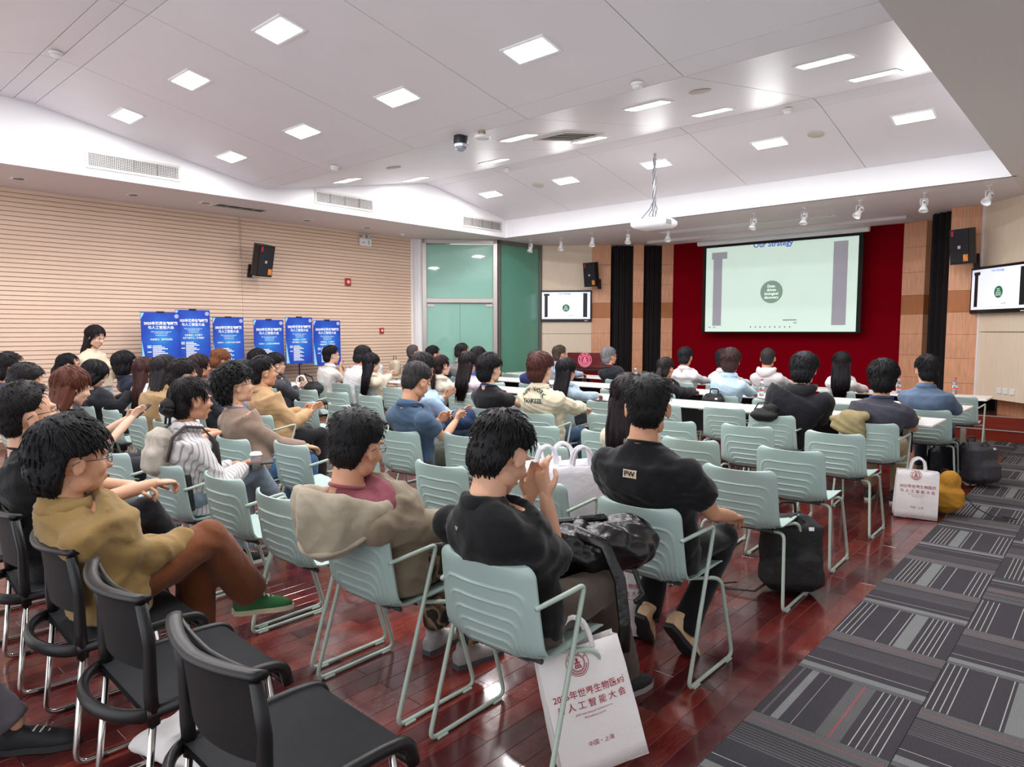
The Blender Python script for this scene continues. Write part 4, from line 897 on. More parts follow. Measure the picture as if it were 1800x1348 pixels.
def person(name, x, y, hz, hx=0, hy=-.12, yaw=0, hyaw=0, hpitch=0, roll=0, sex='m', hair='short', hc='#141214', top='tee', tc='#1a1a1c', pants='#23252b', pose='lap', vox=.014,
           glasses=None, lan=None, s=1.0, label='', skin='#c98f72', shoes=('#2b2b2e', '#d8d4cc'), legs='flat', seed=0, stand=False, wide=1.0, tw=1.0, slip=False, slen=.58, bulge=False, wristR=None, wristL=None, extra=None):
    fem = sex == 'f'; root = tag(empty('person', (x, y, 0), math.radians(yaw)), label, 'person', 'people seated in the hall' if not stand else None)
    vfine = max(.007, vox*.7) if vox > .012 else .006
    hs = 1.20 if not fem else 1.13
    # --- head frame
    Hc = a3(hx, hy, hz-.122*hs-.012); HM = T(*Hc) @ RZ(math.radians(hyaw)) @ RY(math.radians(roll)) @ RX(-math.radians(hpitch)) @ Matrix.Scale(hs, 4)
    HA = np.array(HM); back = HA[:3, :3] @ a3(0, -.018, -.165)
    Nk = Hc+a3(back[0]*.5, back[1]*.7-.015, -.165 if not fem else -.158)     # neck base
    pel = a3(0, -.035, .545) if not stand else a3(0, 0, .93*s)
    sw = (.182 if not fem else .155)*wide; bw = (1.04 if not fem else .88)*wide
    e0 = {'tee': .016, 'shirt': .020, 'jacket': .032, 'hoodie': .034, 'knit': .022, 'polo': .016, 'blazer': .026}[top]
    Wp = pel*.64+Nk*.36+a3(0, -.02, 0); Cp = pel*.30+Nk*.70+a3(0, -.028, 0); Up = pel*.1+Nk*.9+a3(0, -.012, 0)
    if not stand:
        Wp[1] = max(Wp[1], -.175+.105+e0+.006); Cp[1] = max(Cp[1], (-.222 if Cp[2] < .88 else -.26)+.115+e0)
    tors = lambda e, cut=0: [(pel+a3(0, 0, -.07+cut), .150*bw+e, .105+e), (pel+a3(0, 0, .02), .160*bw+e, .115+e), (Wp, .146*bw+e, .105+e), (Cp, .178*bw+e, .115+e), (Up*.6+Cp*.4, .188*bw+e, .108+e), (Up+a3(0, 0, -.035), sw*.97+e*.7, .088+e), (Up+a3(0, 0, .008), sw*.72+e*.5, .070+e*.6), (Nk+a3(0, .0, -.012), .080+e*.5, .068+e*.5), (Nk+a3(0, .004, .008), .066+e*.5, .062+e*.5)]
    wr, wl_, curl = POSES.get(pose, POSES['lap'])
    if wristR is not None: wr = wristR
    if wristL is not None: wl_ = wristL
    arms = []
    for sx, wt in ((1, wr), (-1, wl_)):
        S = Up+a3(sx*(sw-.020), 0, -.072); W = a3(*wt)
        E, W2 = ik(S, W, .285*s, .245*s, (sx*.40, -.45, -1.0)); arms.append((sx, S, E, W2))
    # --- legs
    L = []
    for sx in (-1, 1):
        if stand: hip = a3(sx*.085, 0, .90*s); kn = a3(sx*.085, .02, .48*s); an = a3(sx*.085, -.02, .09)
        elif legs == 'flat': hip = a3(sx*.085, -.06, .545); kn = a3(sx*.125, .37, .555); an = a3(sx*.12, .36, .115)
        elif legs == 'tuck': hip = a3(sx*.085, -.06, .545); kn = a3(sx*.17, .35, .55); an = a3(sx*.10, .06, .12)
        elif legs == 'fwd': hip = a3(sx*.085, -.06, .545); kn = a3(sx*.11, .37, .55); an = a3(sx*.10, .55, .115)
        elif legs == 'cross': hip = a3(sx*.085, -.06, .545 if sx < 0 else .56); kn = a3(sx*.10, .36, .55) if sx < 0 else a3(.02, .37, .68); an = a3(sx*.10, .34, .115) if sx < 0 else a3(-.06, .60, .34)
        L.append((sx, hip, kn, an))
    # --- body
    b = MB(); loft(b, tors(-.012)); tb = [Nk+a3(0, -.012, -.05), Nk*.5+Hc*.5+a3(0, -.02, -.02), Hc+HA[:3, :3] @ a3(0, -.022, -.045)]
    nr = .066 if not fem else .052; limb(b, tb, [nr*1.12, nr, nr], 16)
    for sx, S, E, W in arms: limb(b, [S, S*.5+E*.5, E, E*.45+W*.55, W], [.045*bw, .043*bw, .038, .036, .026], 12)
    for sx, h_, k_, a_ in L: limb(b, [h_, k_, k_*.6+a_*.4, a_], [.07, .052, .05, .034], 12)
    body = smesh('body', b, vox, None, sm=3)
    hv, hf = get_head(vfine, fem); body.add(hv, hf, HM)
    for i, (sx, S, E, W) in enumerate(arms):
        d = W-E; d /= np.linalg.norm(d)+1e-9
        if pose in ('lap', 'table', 'knee', 'clasp', 'low'): d = d*.55+a3(-sx*.25, .75, -.25)
        if pose == 'phone': d = d*.6+a3(-sx*.35, .5, .35)
        xax, yax, d = basis(d, (sx*1, 0, .0)); xr = -xax*sx if True else xax
        z = np.cross(xr, d) ; z /= np.linalg.norm(z); xr = np.cross(d, z)
        if pose == 'phone' or pose == 'face': xr = a3(0, 0, 1)-d*d[2]; xr /= np.linalg.norm(xr); z = np.cross(xr, d)
        M4 = np.eye(4); flip = 1 if (np.dot(z, a3(0, 0, 1)) > 0 or pose in ('phone', 'face')) else -1
        M4[:3, 0] = xr*flip; M4[:3, 1] = d; M4[:3, 2] = z*flip; M4[:3, 3] = W
        hv2, hf2 = get_hand(curl if vox < .013 else .7, .0045 if vox < .013 else .008)
        hv2 = hv2*(1.0 if not fem else .9)
        if np.dot(M4[:3, 0], a3(-sx, 0, 0)) < 0 and pose not in ('phone', 'face'): hv2 = hv2*a3(-1, 1, 1); hf2 = [f[::-1] for f in hf2]
        body.add(hv2, hf2, M4)
    body.m = 1
    for sx in (-1, 1): body.ell((sx*.030, .0735, .004), (.0125, .008, .0065), 10, 6, HM)
    body.m = 2
    for sx in (-1, 1): body.ell((sx*.030, .0795, .004), (.0052, .003, .0056), 8, 5, HM); body.tube([(sx*.012, .0915, .020), (sx*.030, .0900, .0255), (sx*.046, .078, .020)], .0028, 5, HM)
    body.m = 3
    body.ell((0, .0975, -.061), (.020, .0045, .006), 10, 6, HM)
    body.build('body', [skin_mat(skin), M_EYE, M_BROW, M_LIP], root, smooth=True)
    # --- trousers
    tr = MB(); jean = pants; hem = .058 if top != 'none' else .05
    if not stand: loft(tr, [(pel+a3(0, .0, -.085), .165*bw, .125), (pel+a3(0, 0, 0), .172*bw, .128), (pel+a3(0, -.005, .09), .152*bw, .118)])
    else: loft(tr, [(pel+a3(0, 0, -.12), .15, .10), (pel+a3(0, 0, 0), .16, .11), (pel+a3(0, 0, .12), .135, .10)])
    for sx, h_, k_, a_ in L:
        e_ = a_+(k_-a_)*.02; limb(tr, [h_, h_*.5+k_*.5, k_, k_*.5+e_*.5], [.088, .085*tw**.5, .074*tw**.5, .066*tw], 14); tr.tube([k_, k_*.5+e_*.5, e_], [.072*tw**.5, .067*tw, .066*tw if vox < .013 else .058], 14)
    smesh('trousers', tr, vox*1.1, None, amp=.006 if vox < .013 else .004, seed=seed+5).build('trousers', fab(pants), root, smooth=True)
    # --- shirt
    e = {'tee': .016, 'shirt': .020, 'jacket': .032, 'hoodie': .034, 'knit': .022, 'polo': .016, 'blazer': .026}[top]
    sh = MB(); loft(sh, tors(e, cut=.0) if not slip else tors(e)[:4]+[(Up*.45+Cp*.55+a3(0, -.02, 0), .180*bw+e, .108+e)]); slv = top not in ('tee', 'polo')
    for sx, S, E, W in arms:
        r0 = .056*bw+e*.55
        if slv:
            We = W+(E-W)*.12; S = S+a3(0, 0, -.02*slip); limb(sh, [S, S*.5+E*.5, E], [r0, r0*.95, .048+e*.7], 14); sh.tube([E, E*.5+We*.5, We], [.050+e*.7, .044+e*.6, .036+e*.4], 14)
        else:
            q = S*(1-slen)+E*slen; limb(sh, [S], [r0], 14); sh.tube([S, S*.5+q*.5, q], [r0*1.02, r0*1.02, r0*1.04], 14)
    if top in ('shirt', 'jacket', 'blazer', 'polo', 'hoodie') and not slip: sh.tube([Nk+a3(0, -.01, -.02), Nk+a3(0, -.002, .03)], [.082+e*.4, .072+e*.3], 18)
    if bulge: sh.ell((0, -.195, .875), (.19, .088, .13), 16, 10)
    smm = smesh('top', sh, vox, None, amp=(.014 if e > .018 else .009) if vox < .013 else .007, seed=seed)
    # collar ring
    rr = .070+e*.35
    cpt = [Nk+a3(rr*1.02*math.cos(t), -.002+rr*.98*math.sin(t), .004+(-.014*math.sin(t) if not top == 'jacket' else 0)) for t in np.linspace(0, 2*math.pi, 25)[:-1]]
    if not slip: smm.tube(cpt, .0075 if top in ('tee', 'knit') else .010, 8, close=True)
    if top in ('jacket', 'shirt', 'blazer', 'polo'):
        smm.rings([[c_+(c_-Nk-a3(0, 0, .02))*a3(k1, k1, 0)+a3(0, 0, k2) for c_ in cpt] for k1, k2 in ((.0, .022), (.12, .018), (.30, -.02), (.24, -.024), (.05, .005))], cap=False)
    shirt = smm.build({'tee': 'tee_shirt', 'polo': 'polo_shirt'}.get(top, top), fab(tc), root, smooth=True)
    if top == 'hoodie' and not extra:
        hd = MB(); R = []
        for a_ in np.linspace(-.2, math.pi+.2, 19):
            w_ = .05+.045*math.sin(max(0, min(math.pi, a_)))
            c_ = Nk+a3(.115*math.cos(a_), -.075*math.sin(a_)-.01, .012-.05*math.sin(a_)); R.append([c_+a3(math.cos(a_)*math.cos(t)*w_*.5, -math.sin(a_)*math.cos(t)*w_*.6, math.sin(t)*w_*.75) for t in np.linspace(0, 2*math.pi, 13)[:-1]])
        hd.rings(R); smesh('hood', hd, vox, None, amp=.006, seed=seed+9).build('hood', fab(tc), root, smooth=True)
    # --- hair
    HMh = HM if hair not in ('long', 'fringe_long') else HM @ RX(math.radians(hpitch*.6))
    link('hair', get_hair(hair, hc, seed % 2), root, HMh)
    for sx, h_, k_, a_ in L:
        M = T(*(a_+a3(0, .03, -.115 if a_[2] > .2 else -a_[2]))) @ RZ(math.radians(-8*sx)); 
        if legs == 'cross' and sx > 0: M = T(*(a_+a3(0, .03, -.10))) @ RZ(math.radians(-12)) @ RX(math.radians(-6))
        if legs == 'tuck': M = T(*(a_+a3(0, -.04, -.03))) @ RX(math.radians(-52)) @ RZ(math.radians(-12*sx))
        link('shoe', get_shoe(*shoes), root, M)
    if glasses:
        g_ = MB()
        for sx in (-1, 1): g_.tube([(sx*.031+.021*math.cos(t), .098-.004*abs(math.cos(t)), .002+.016*math.sin(t)) for t in np.linspace(0, 2*math.pi, 17)[:-1]], .0016, 5, HM, close=True).tube([(sx*.052, .094, .006), (sx*.083, .05, .006), (sx*.088, -.01, .005), (sx*.086, -.03, -.006)], .0018, 5, HM)
        g_.tube([(-.010, .099, .004), (.010, .099, .004)], .0015, 5, HM); g_.build('spectacles', M_GLASSF if glasses == 'black' else M_GLASSL, root, smooth=True)
    if lan:
        l_ = MB(); r2 = .072+e*.75
        P = [Nk+a3(r2*math.cos(t)*1.08, -.004-r2*math.sin(t), .008+.002*math.sin(t)) for t in np.linspace(-.25, math.pi+.25, 17)]
        f_ = Cp+a3(0, .150+e, -.02); P = [f_+a3(.012, 0, 0), (P[0]+f_)*.5+a3(.03, .03, .02)]+P+[(P[-1]+f_)*.5+a3(-.03, .03, .02), f_+a3(-.012, 0, 0)]
        l_.tube(P, .009, 6, flat=.25, flatdir=(0, 0, 1)); l_.build('lanyard', M_LAN if lan == 'blue' else M_LANR, root, smooth=True)
    info = dict(root=root, Nk=Nk, Cp=Cp, Up=Up, arms=arms, HM=HM, pel=pel, L=L, shirt=shirt, e=e, sw=sw)
    if extra: extra(info)
    return info
# ================================================================== SCREENS
M_SCRN = mat('projected_white', '#c8ddd2', .9, emit=.56); M_SGREY = mat('projected_grey', '#8f8d96', .9, emit=.55); M_SCIRC = mat('projected_disc', '#7d9484', .9, emit=.5)
M_SBLUE = mat('slide_blue', '#4a63b8', .9, emit=.5); M_STXT = mat('slide_pale', '#dcebe2', .9, emit=.9); M_SDK = mat('slide_dark', '#5f6f70', .9, emit=.3)
def slide(root, W_, H_, z, mats, title_y, lines=True, circ=.075, cx=-.03, cy=.02, name='picture'):
    Mw, Mg, Mc, Mb, Mt, Md = mats; I = Matrix.Identity(4)
    m = MB(); rect(m, -W_/2, -H_/2, W_/2, H_/2, I, z); m.build(name, Mw, root)
    for b_ in ((-.445, -.43, -.38, .37, .001), (.355, -.43, .44, .46, .001), (-.458, .36, -.345, .44, .0015)): m = MB(); rect(m, W_*b_[0], H_*b_[1], W_*b_[2], H_*b_[3], I, z+b_[4]); m.build('grey_bar', Mg, root)
    m = MB(); disc(m, cx*W_, cy*H_-.07*H_, circ*W_, I, z+.001); m.build('round_picture', Mc, root)
    m = MB()
    for k, s_ in enumerate(('Data-', 'driven', 'biological', 'discovery')): text(m, s_, circ*W_*.33, T(cx*W_, cy*H_-.07*H_+circ*W_*(.5-.33*k), z+.002), bold=.02)
    m.build('disc_lettering', Mt, root)
    m = MB(); text(m, 'Our Strategy', H_*.085, T(-.03*W_, title_y*H_, z+.0015), bold=.02); m.build('title_lettering', Mb, root)
    m = MB()
    for k in range(9): rect(m, (-.17+k*.033)*W_, -H_*.455, (-.163+k*.033)*W_, -H_*.438, I, z+.001)
    rect(m, .05*W_, -.375*H_, .14*W_, -.365*H_, I, z+.001); rect(m, .12*W_, -.405*H_, .142*W_, -.397*H_, I, z+.001)
    for q in (-.475, -.44): rect(m, q*W_, -.452*H_, (q+.02)*W_, -.445*H_, I, z+.001)
    tag(m.build('toolbar_icons', Md, root), kind='stuff')
ps = tag(empty('projection_screen'), 'large pull-down projection screen on the crimson wall showing a round picture', 'screen'); ps.matrix_world = frame((-5.225, 13.60, 2.45), (1, 0, 0), (0, 0, 1))
MB().box((0, .05, -.012), (3.12, 1.86, .008)).build('black_border', mat('screen_black', '#121214', .8), ps)
slide(ps, 2.965, 1.74, .0, (M_SCRN, M_SGREY, M_SCIRC, M_SBLUE, M_STXT, M_SDK), .487)
MB().box((0, .902, .004), (3.12, .064, .008)).build('black_drop', mat('screen_black', '#121214', .8), ps)
MB().box((0, -.885, .0), (3.12, .03, .03), bev=.01).build('weight_bar', mat('screen_black', '#121214', .8), ps)
MB().tube([(-1.66, .975, .03), (1.66, .975, .03)], .055, 14).build('roller_case', M_WHITE, ps, smooth=True, auto=40)
M_TVW = mat('tv_white', '#dfe3f4', .4, emit=.55); M_TVB = mat('tv_black_bar', '#0c0c10', .4, emit=.01); M_TVG = mat('tv_green_disc', '#1f6a45', .4, emit=.3); M_TVT = mat('tv_text', '#e8f4ec', .4, emit=.5); M_TVBL = mat('tv_blue', '#6a7fd0', .4, emit=.5)
def tv(M, W_, H_, lab):
    t = tag(empty('television'), lab, 'television', 'wall monitors beside the stage'); t.matrix_world = M
    MB().box((0, -.01, .03), (W_, H_, .06), bev=.01).build('bezel', mat('gloss_black', '#101013', .2), t)
    slide(t, W_-.07, H_-.10, .0615, (M_TVW, M_TVB, M_TVG, M_TVBL, M_TVT, M_SDK), .44, circ=.075, cx=0, cy=-.02)
    m = MB(); rect(m, W_*.36, -H_*.49, W_*.42, -H_*.475, Matrix.Identity(4), .0615); m.build('sticker', M_PAPER, t)
TA = Vector((-9.96, 12.06, 0)); td = (Vector((-9.04, 12.75, 0))-TA).normalized()
tv(frame(TA+td*.58+Vector((0, 0, 2.16))-Vector((-td.y, td.x, 0))*.01, td, (0, 0, 1)), 1.15, .70, 'wall monitor left of the stage showing a green disc on white')
RA3 = Vector((-1.73, 12.67, 0)); rd3 = Vector((RD_.x, RD_.y, 0)).normalized()
tv(frame(RA3+rd3*.55+Vector((0, 0, 2.215))-Vector((-rd3.y, rd3.x, 0))*.06, rd3, (0, 0, 1)), 1.23, .70, 'wall monitor on the angled right wall, cut by the picture edge')
# podium
t = tag(empty('podium', (-8.35, 11.72, 0), math.radians(14)), 'dark red lacquered podium with a round pink university seal', 'podium')
M_LAC = mat('red_lacquer', '#5e0f12', .18, vary=.12, vscale=5, coat=.5)
MB().box((0, 0, .99), (.78, .50, .31), bev=.008).build('top_box', M_LAC, t)
mb = MB(); mb.rings([[(-.24*k, -.17, z), (.24*k, -.17, z), (.24*k, .18, z), (-.24*k, .18, z)] for z, k in ((.06, 1.0), (.84, 1.3))]); mb.build('column', M_LAC, t); MB().box((0, 0, .03), (.66, .48, .06), bev=.01).build('plinth', M_LAC, t)
mb = MB(); emblem(mb, .15, frame((0, -.253, 1.0), (1, 0, 0), (0, 0, 1))); mb.build('seal', mat('seal_pink', '#f0a9c0', .5), t)
mb = MB(); disc(mb, 0, 0, .15, frame((0, -.2515, 1.0), (1, 0, 0), (0, 0, 1))); mb.build('seal_ground', mat('seal_magenta', '#c01e4c', .5), t)
# posters on easels
def poster_mat():
    m = bpy.data.materials.new('poster_blue'); m.use_nodes = True; nt = m.node_tree; b = nt.nodes['Principled BSDF']; N = nt.nodes.new; L = nt.links.new
    tc = N('ShaderNodeTexCoord'); s = N('ShaderNodeSeparateXYZ'); L(tc.outputs['Object'], s.inputs[0])
    n = N('ShaderNodeTexNoise'); n.inputs['Scale'].default_value = 4; n.inputs['Detail'].default_value = 5; L(tc.outputs['Object'], n.inputs['Vector'])
    g_ = N('ShaderNodeVectorMath'); g_.operation = 'LENGTH'; mp = N('ShaderNodeMapping'); mp.inputs['Scale'].default_value = (2.4, 1.5, 1); L(tc.outputs['Object'], mp.inputs[0]); L(mp.outputs[0], g_.inputs[0])
    ad = N('ShaderNodeMath'); ad.operation = 'MULTIPLY_ADD'; ad.inputs[1].default_value = .55; L(n.outputs[0], ad.inputs[0]); L(g_.outputs['Value'], ad.inputs[2])
    r = N('ShaderNodeValToRGB'); cr = r.color_ramp; cr.elements[0].position = .3; cr.elements[0].color = lin('#2f95d8'); cr.elements[1].position = .95; cr.elements[1].color = lin('#123cae'); e = cr.elements.new(.55); e.color = lin('#1a66cc')
    L(ad.outputs[0], r.inputs[0]); L(r.outputs[0], b.inputs['Base Color']); b.inputs['Roughness'].default_value = .45; return m
M_POST = poster_mat(); M_PDARK = mat('poster_cyan', '#8fd4f4', .5)
titles = [('分会场六：高中生论坛', None), ('分会场五：人工智能', '与医疗机器人、医学影像'), ('分会场二：人工智能与诊断生物学', None), ('分会场一：人工智能与药物研发', None), ('分会场四：人工智能', '与医学影像、医学检测'), ('分会场三：人工智能', '与临床诊断、医学治疗')]
plab = ['leftmost blue conference poster on an easel, right of the standing woman', 'second blue poster from the left, tallest, overlapping the leftmost one', 'third blue poster from the left, standing apart before a gap', 'fourth blue poster from the left, above the man in charcoal', 'fifth blue poster from the left, on an easel with its black pole in view', 'rightmost blue poster, partly behind the man in a white polo']
hm = MB(); text(hm, '2025年世界生物医药', .050, T(0, .235, .008), bold=.035); text(hm, '与人工智能大会', .050, T(0, .175, .008), bold=.02)
text(hm, '2025 International Conference', .022, T(0, .115, .008), bold=.01); text(hm, 'on Biomedicine and AI', .020, T(0, .093, .008), bold=.01); text(hm, '2025年6月27日-29日', .018, T(0, .062, .008), bold=.01)
for k in range(12): rect(hm, -.12, -.10-k*.022, -.12+.12+.08*((k*7) % 3)/2, -.088-k*.022, T(0, 0, 0), .008)
for k in (0, 1, 4): rect(hm, -.19, -.10-k*.022, -.135, -.088-k*.022, T(0, 0, 0), .008)
HEADM = hm.mesh('lettering', M_PAPER)
em = MB(); annulus(em, .026, .030, T(.215, .345, .008), 24); annulus(em, .014, .022, T(.215, .345, .008), 20); disc(em, .215, .345, .008, Matrix.Identity(4), .008, 12); EMB = em.mesh('seal', mat('seal_pale', '#cfe0f6', .5))
cm = MB(); cm.add([(-.26, -.39, .007), (-.20, -.39, .007), (-.225, -.25, .007), (-.245, -.12, .007), (-.26, 0, .007)], [[0, 1, 2, 3, 4]]); cm.add([(-.26, .39, .007), (-.26, .30, .007), (-.215, .39, .007)], [[0, 1, 2]]); SWO = cm.mesh('white_swoosh', M_PDARK)
for k, (yc, zt, wd) in enumerate([(4.115, 1.868, .55), (4.60, 1.915, .52), (5.155, 1.81, .50), (5.845, 1.78, .53), (6.41, 1.828, .51), (6.965, 1.782, .55)]):
    t = tag(empty('poster_easel', (-10.7+.03*(k == 0), yc, 0)), plab[k], 'poster', 'blue conference posters on easels')
    ht = .80; Mp = frame((0, 0, zt-ht/2), (0, 1, 0), (0, 0, 1)); sc = wd/.52
    bd = MB().box((0, 0, 0), (wd, ht, .012)).build('poster_board', M_POST, t, M=Mp)
    for nm, me in (('lettering', HEADM), ('seal', EMB), ('white_swoosh', SWO)): link(nm, me, bd, Matrix.Diagonal((sc, 1, 1, 1)))
    s_ = MB(); a_, b_ = titles[k]; text(s_, a_, .030 if len(a_) < 13 else .026, T(0, -.0+(.015 if b_ else 0), .009), bold=.025, sx=sc)
    if b_: text(s_, b_, .030, T(0, -.03, .009), bold=.025, sx=sc)
    s_.build('session_title', M_PAPER, bd)
    MB().box((-.0, 0, zt+.005), (.03, .10, .02)).build('top_clip', M_BLACKP, t)
    MB().tube([(-.02, 0, zt+.01), (-.02, 0, .25)], .011, 8).build('pole', M_BLACKP, t, smooth=True)
    for a in (90, 210, 330): MB().tube([(-.02, 0, .45), (-.02+.30*math.cos(math.radians(a))*.9, .34*math.sin(math.radians(a)), .008)], .009, 6).build('leg', M_BLACKP, t, smooth=True)
    MB().box((.012, 0, zt-ht-.008), (.03, .06, .016)).build('lower_clip', M_BLACKP, t)
# ================================================================== BAGS AND SMALL THINGS
from mathutils.bvhtree import BVHTree
def drape(obj, mb, M, off=.003):
    """lays flat print on the outer face of obj, looking along -Z of M (object space)"""
    me = obj.data; bv = BVHTree.FromPolygons([v.co for v in me.vertices], [tuple(p.vertices) for p in me.polygons]); n = (M.to_3x3() @ Vector((0, 0, 1))).normalized()
    V, F, mi = mb.arrays(); out = []
    for v in V:
        p = M @ Vector(v); h = bv.ray_cast(p+n*.4, -n)
        q = (h[0]+n*off) if h[0] is not None else p; out.append(q[:])
    r = MB(); r.add(out, F); return r
M_NW = mat('nonwoven_white', '#e9e4e2', .7, bump=.15, bscale=120, vary=.03); M_PRED = mat('print_red', '#a3283a', .7)
def tote(M, W_, H_, D_, lab, group=None, printed=True, mt=None, squash=0, handles=True, seed=1):
    mt = mt or M_NW; t = tag(empty('tote_bag'), lab, 'bag', group); t.matrix_world = M
    r = np.random.default_rng(seed); n = 8; R = []
    for i in range(9):
        z = H_*i/8; k = 1-.10*(i/8); dd = D_/2*(1-.55*(i/8)**1.5); w_ = W_/2*(1-.03*(i/8))
        ring = []
        for (u, v) in [(-1, -1), (-.5, -1), (0, -1), (.5, -1), (1, -1), (1.0, -.35), (.93, 0), (1, .35), (1, 1), (.5, 1), (0, 1), (-.5, 1), (-1, 1), (-1, .35), (-.93, 0), (-1, -.35)]:
            bulge = .012*(1-abs(u))*math.sin(math.pi*i/8)+r.normal(0, .0018)
            ring.append((u*w_*(1-(.06*(i/8) if abs(v) < .9 else 0)), v*dd+(bulge if v > 0 else -bulge), z+r.normal(0, .001)-squash*(i/8)*abs(u)*.02))
        R.append(ring)
    mb = MB(); mb.rings(R, cap=False); mb.add([p for p in R[0]], [list(range(16))[::-1]])
    o = mb.build('bag_body', mt, t, smooth=True, auto=35); sm = o.modifiers.new('thick', 'SOLIDIFY'); sm.thickness = .002
    MB().tube([(-W_*.485, -D_*.225, H_-.02), (W_*.485, -D_*.225, H_-.02)], .0, 4)
    if handles:
        for sy in (-1, 1):
            P = [(-W_*.17, sy*(D_*.22+.004), H_-.05), (-W_*.17, sy*D_*.22, H_+.03), (-W_*.13, sy*D_*.20, H_+.085), (0, sy*D_*.19, H_+.11), (W_*.13, sy*D_*.20, H_+.085), (W_*.17, sy*D_*.22, H_+.03), (W_*.17, sy*(D_*.22+.004), H_-.05)]
            P = fillet(P, .03, 3); V = []
            for i, p in enumerate(P):
                a = np.array(P[max(i-1, 0)]); b_ = np.array(P[min(i+1, len(P)-1)]); tt = b_-a; tt /= np.linalg.norm(tt); nn = np.cross(tt, (0, 1, 0))
                V += [np.array(p)+nn*.009, np.array(p)-nn*.009]
            h = MB().add(V, [[2*i, 2*i+1, 2*i+3, 2*i+2] for i in range(len(P)-1)]).build('handle', mt, t, smooth=True); sm = h.modifiers.new('thick', 'SOLIDIFY'); sm.thickness = .003
    if printed:
        mb = MB(); k = W_/.36
        emblem(mb, .048*k, T(-.02*k, .275*k, 0)); text(mb, '2025年世界生物医药', .034*k, T(0, .165*k, 0), bold=.006); text(mb, '与 人 工 智 能 大 会', .034*k, T(0, .120*k, 0), bold=.006, sx=1.0)
        text(mb, '2025 International Conference on', .0115*k, T(0, .090*k, 0)); text(mb, 'Biomedicine and AI', .0115*k, T(0, .074*k, 0)); text(mb, '中国・上海', .022*k, T(0, -.03*k, 0))
        drape(o, mb, frame((0, -D_/2-.02, H_*.30), (1, 0, 0), (0, 0, 1)), .0025).build('print', M_PRED, t)
    return t
def blob(name, parts, M, mt, lab, cat, vox=.01, amp=.008, seed=3, group=None, extra=None):
    """soft goods: one remeshed body"""
    t = tag(empty(name), lab, cat, group); t.matrix_world = M
    smesh('x', parts, vox, None, amp=amp, seed=seed, sm=4).build('fabric_body' if 'cloth' in cat or 'jacket' in cat else 'bag_body', mt, t, smooth=True)
    if extra: extra(t)
    return t
M_BNY = mat('black_nylon', '#141416', .75, bump=.3, bscale=60, vary=.1); M_GNY = mat('grey_nylon', '#3b3a3f', .8, bump=.3, bscale=90, vary=.1); M_LEA = mat('black_leather', '#131314', .28, bump=.5, bscale=14, spec=.6)
def backpack(M, W_, H_, D_, mt, lab, tilt=0, straps=True, seed=2, group=None, tail=True):
    p = MB(); p.box((0, 0, H_*.48), (W_, D_, H_*.92), bev=.07); p.box((0, -D_*.55, H_*.30), (W_*.74, D_*.4, H_*.46), bev=.04); p.box((0, 0, H_*.2), (W_*1.04, D_*1.05, H_*.36), bev=.05)
    def ex(t):
        MB().tube([(-W_*.42, -D_*.2, H_*.35), (-W_*.40, -D_*.3, H_*.75), (0, -D_*.34, H_*.965), (W_*.40, -D_*.3, H_*.75), (W_*.42, -D_*.2, H_*.35)], .005, 6).build('zip', M_BLACKP, t, smooth=True)
        MB().tube(fillet([(-.05, D_*.35, H_*.93), (-.05, D_*.35, H_+.03), (.05, D_*.35, H_+.03), (.05, D_*.35, H_*.93)], .03), .009, 8).build('handle', mt, t, smooth=True)
        if straps:
            for sx in (-1, 1): MB().tube([(sx*W_*.2, D_*.45, H_*.92), (sx*W_*.30, D_*.80, H_*.75), (sx*W_*.34, D_*.90, H_*.45), (sx*W_*.34, D_*.6, H_*.12)], .026, 8, flat=.35, flatdir=(0, 1, 0)).build('strap', mt, t, smooth=True)
            if tail: MB().tube([(-W_*.4, -.0, .05), (-W_*.7, -.08, .012), (-W_*1.1, -.03, .010), (-W_*1.3, .06, .010), (-W_*.9, .08, .02)], .013, 6, flat=.3, flatdir=(0, 0, 1)).build('webbing', M_BNY, t, smooth=True)
        MB().box((W_*.25, -D_*.5, H_*.80), (.03, .006, .02)).build('badge', M_PAPER, t)
    return blob('backpack', p, M, mt, lab, 'bag', .012, .005, seed, group, ex)
def bottle(x, y, z, lab, blue=False):
    t = tag(empty('water_bottle', (x, y, z)), lab, 'bottle', 'water bottles with red caps')
    MB().lathe([(.001, 0), (.026, 0), (.030, .008), (.030, .05), (.027, .06), (.030, .07), (.030, .12), (.027, .135), (.030, .15), (.026, .175), (.014, .195), (.013, .205), (.001, .205)], 18).build('bottle', mat('bottle_pet', '#dfe6ea', .08, trans=.85, spec=.5), t, smooth=True)
    MB().lathe([(.0305, .065), (.0315, .067), (.0315, .115), (.0305, .117)], 18).build('label', mat('label_redwhite', '#e7d9d9', .4), t); MB().lathe([(.032, .068), (.0325, .07), (.0325, .086), (.032, .088)], 18).build('label_band', mat('label_pink', '#d84a5c', .4), t)
    MB().box((0, -.032, .10), (.03, .004, .02)).build('label_mark', mat('label_teal', '#2f8f9a', .4), t)
    MB().lathe([(.001, .203), (.0155, .203), (.0155, .222), (.001, .223)], 16).build('cap', mat('cap_red', '#d33a4c', .35), t, smooth=True, auto=40)
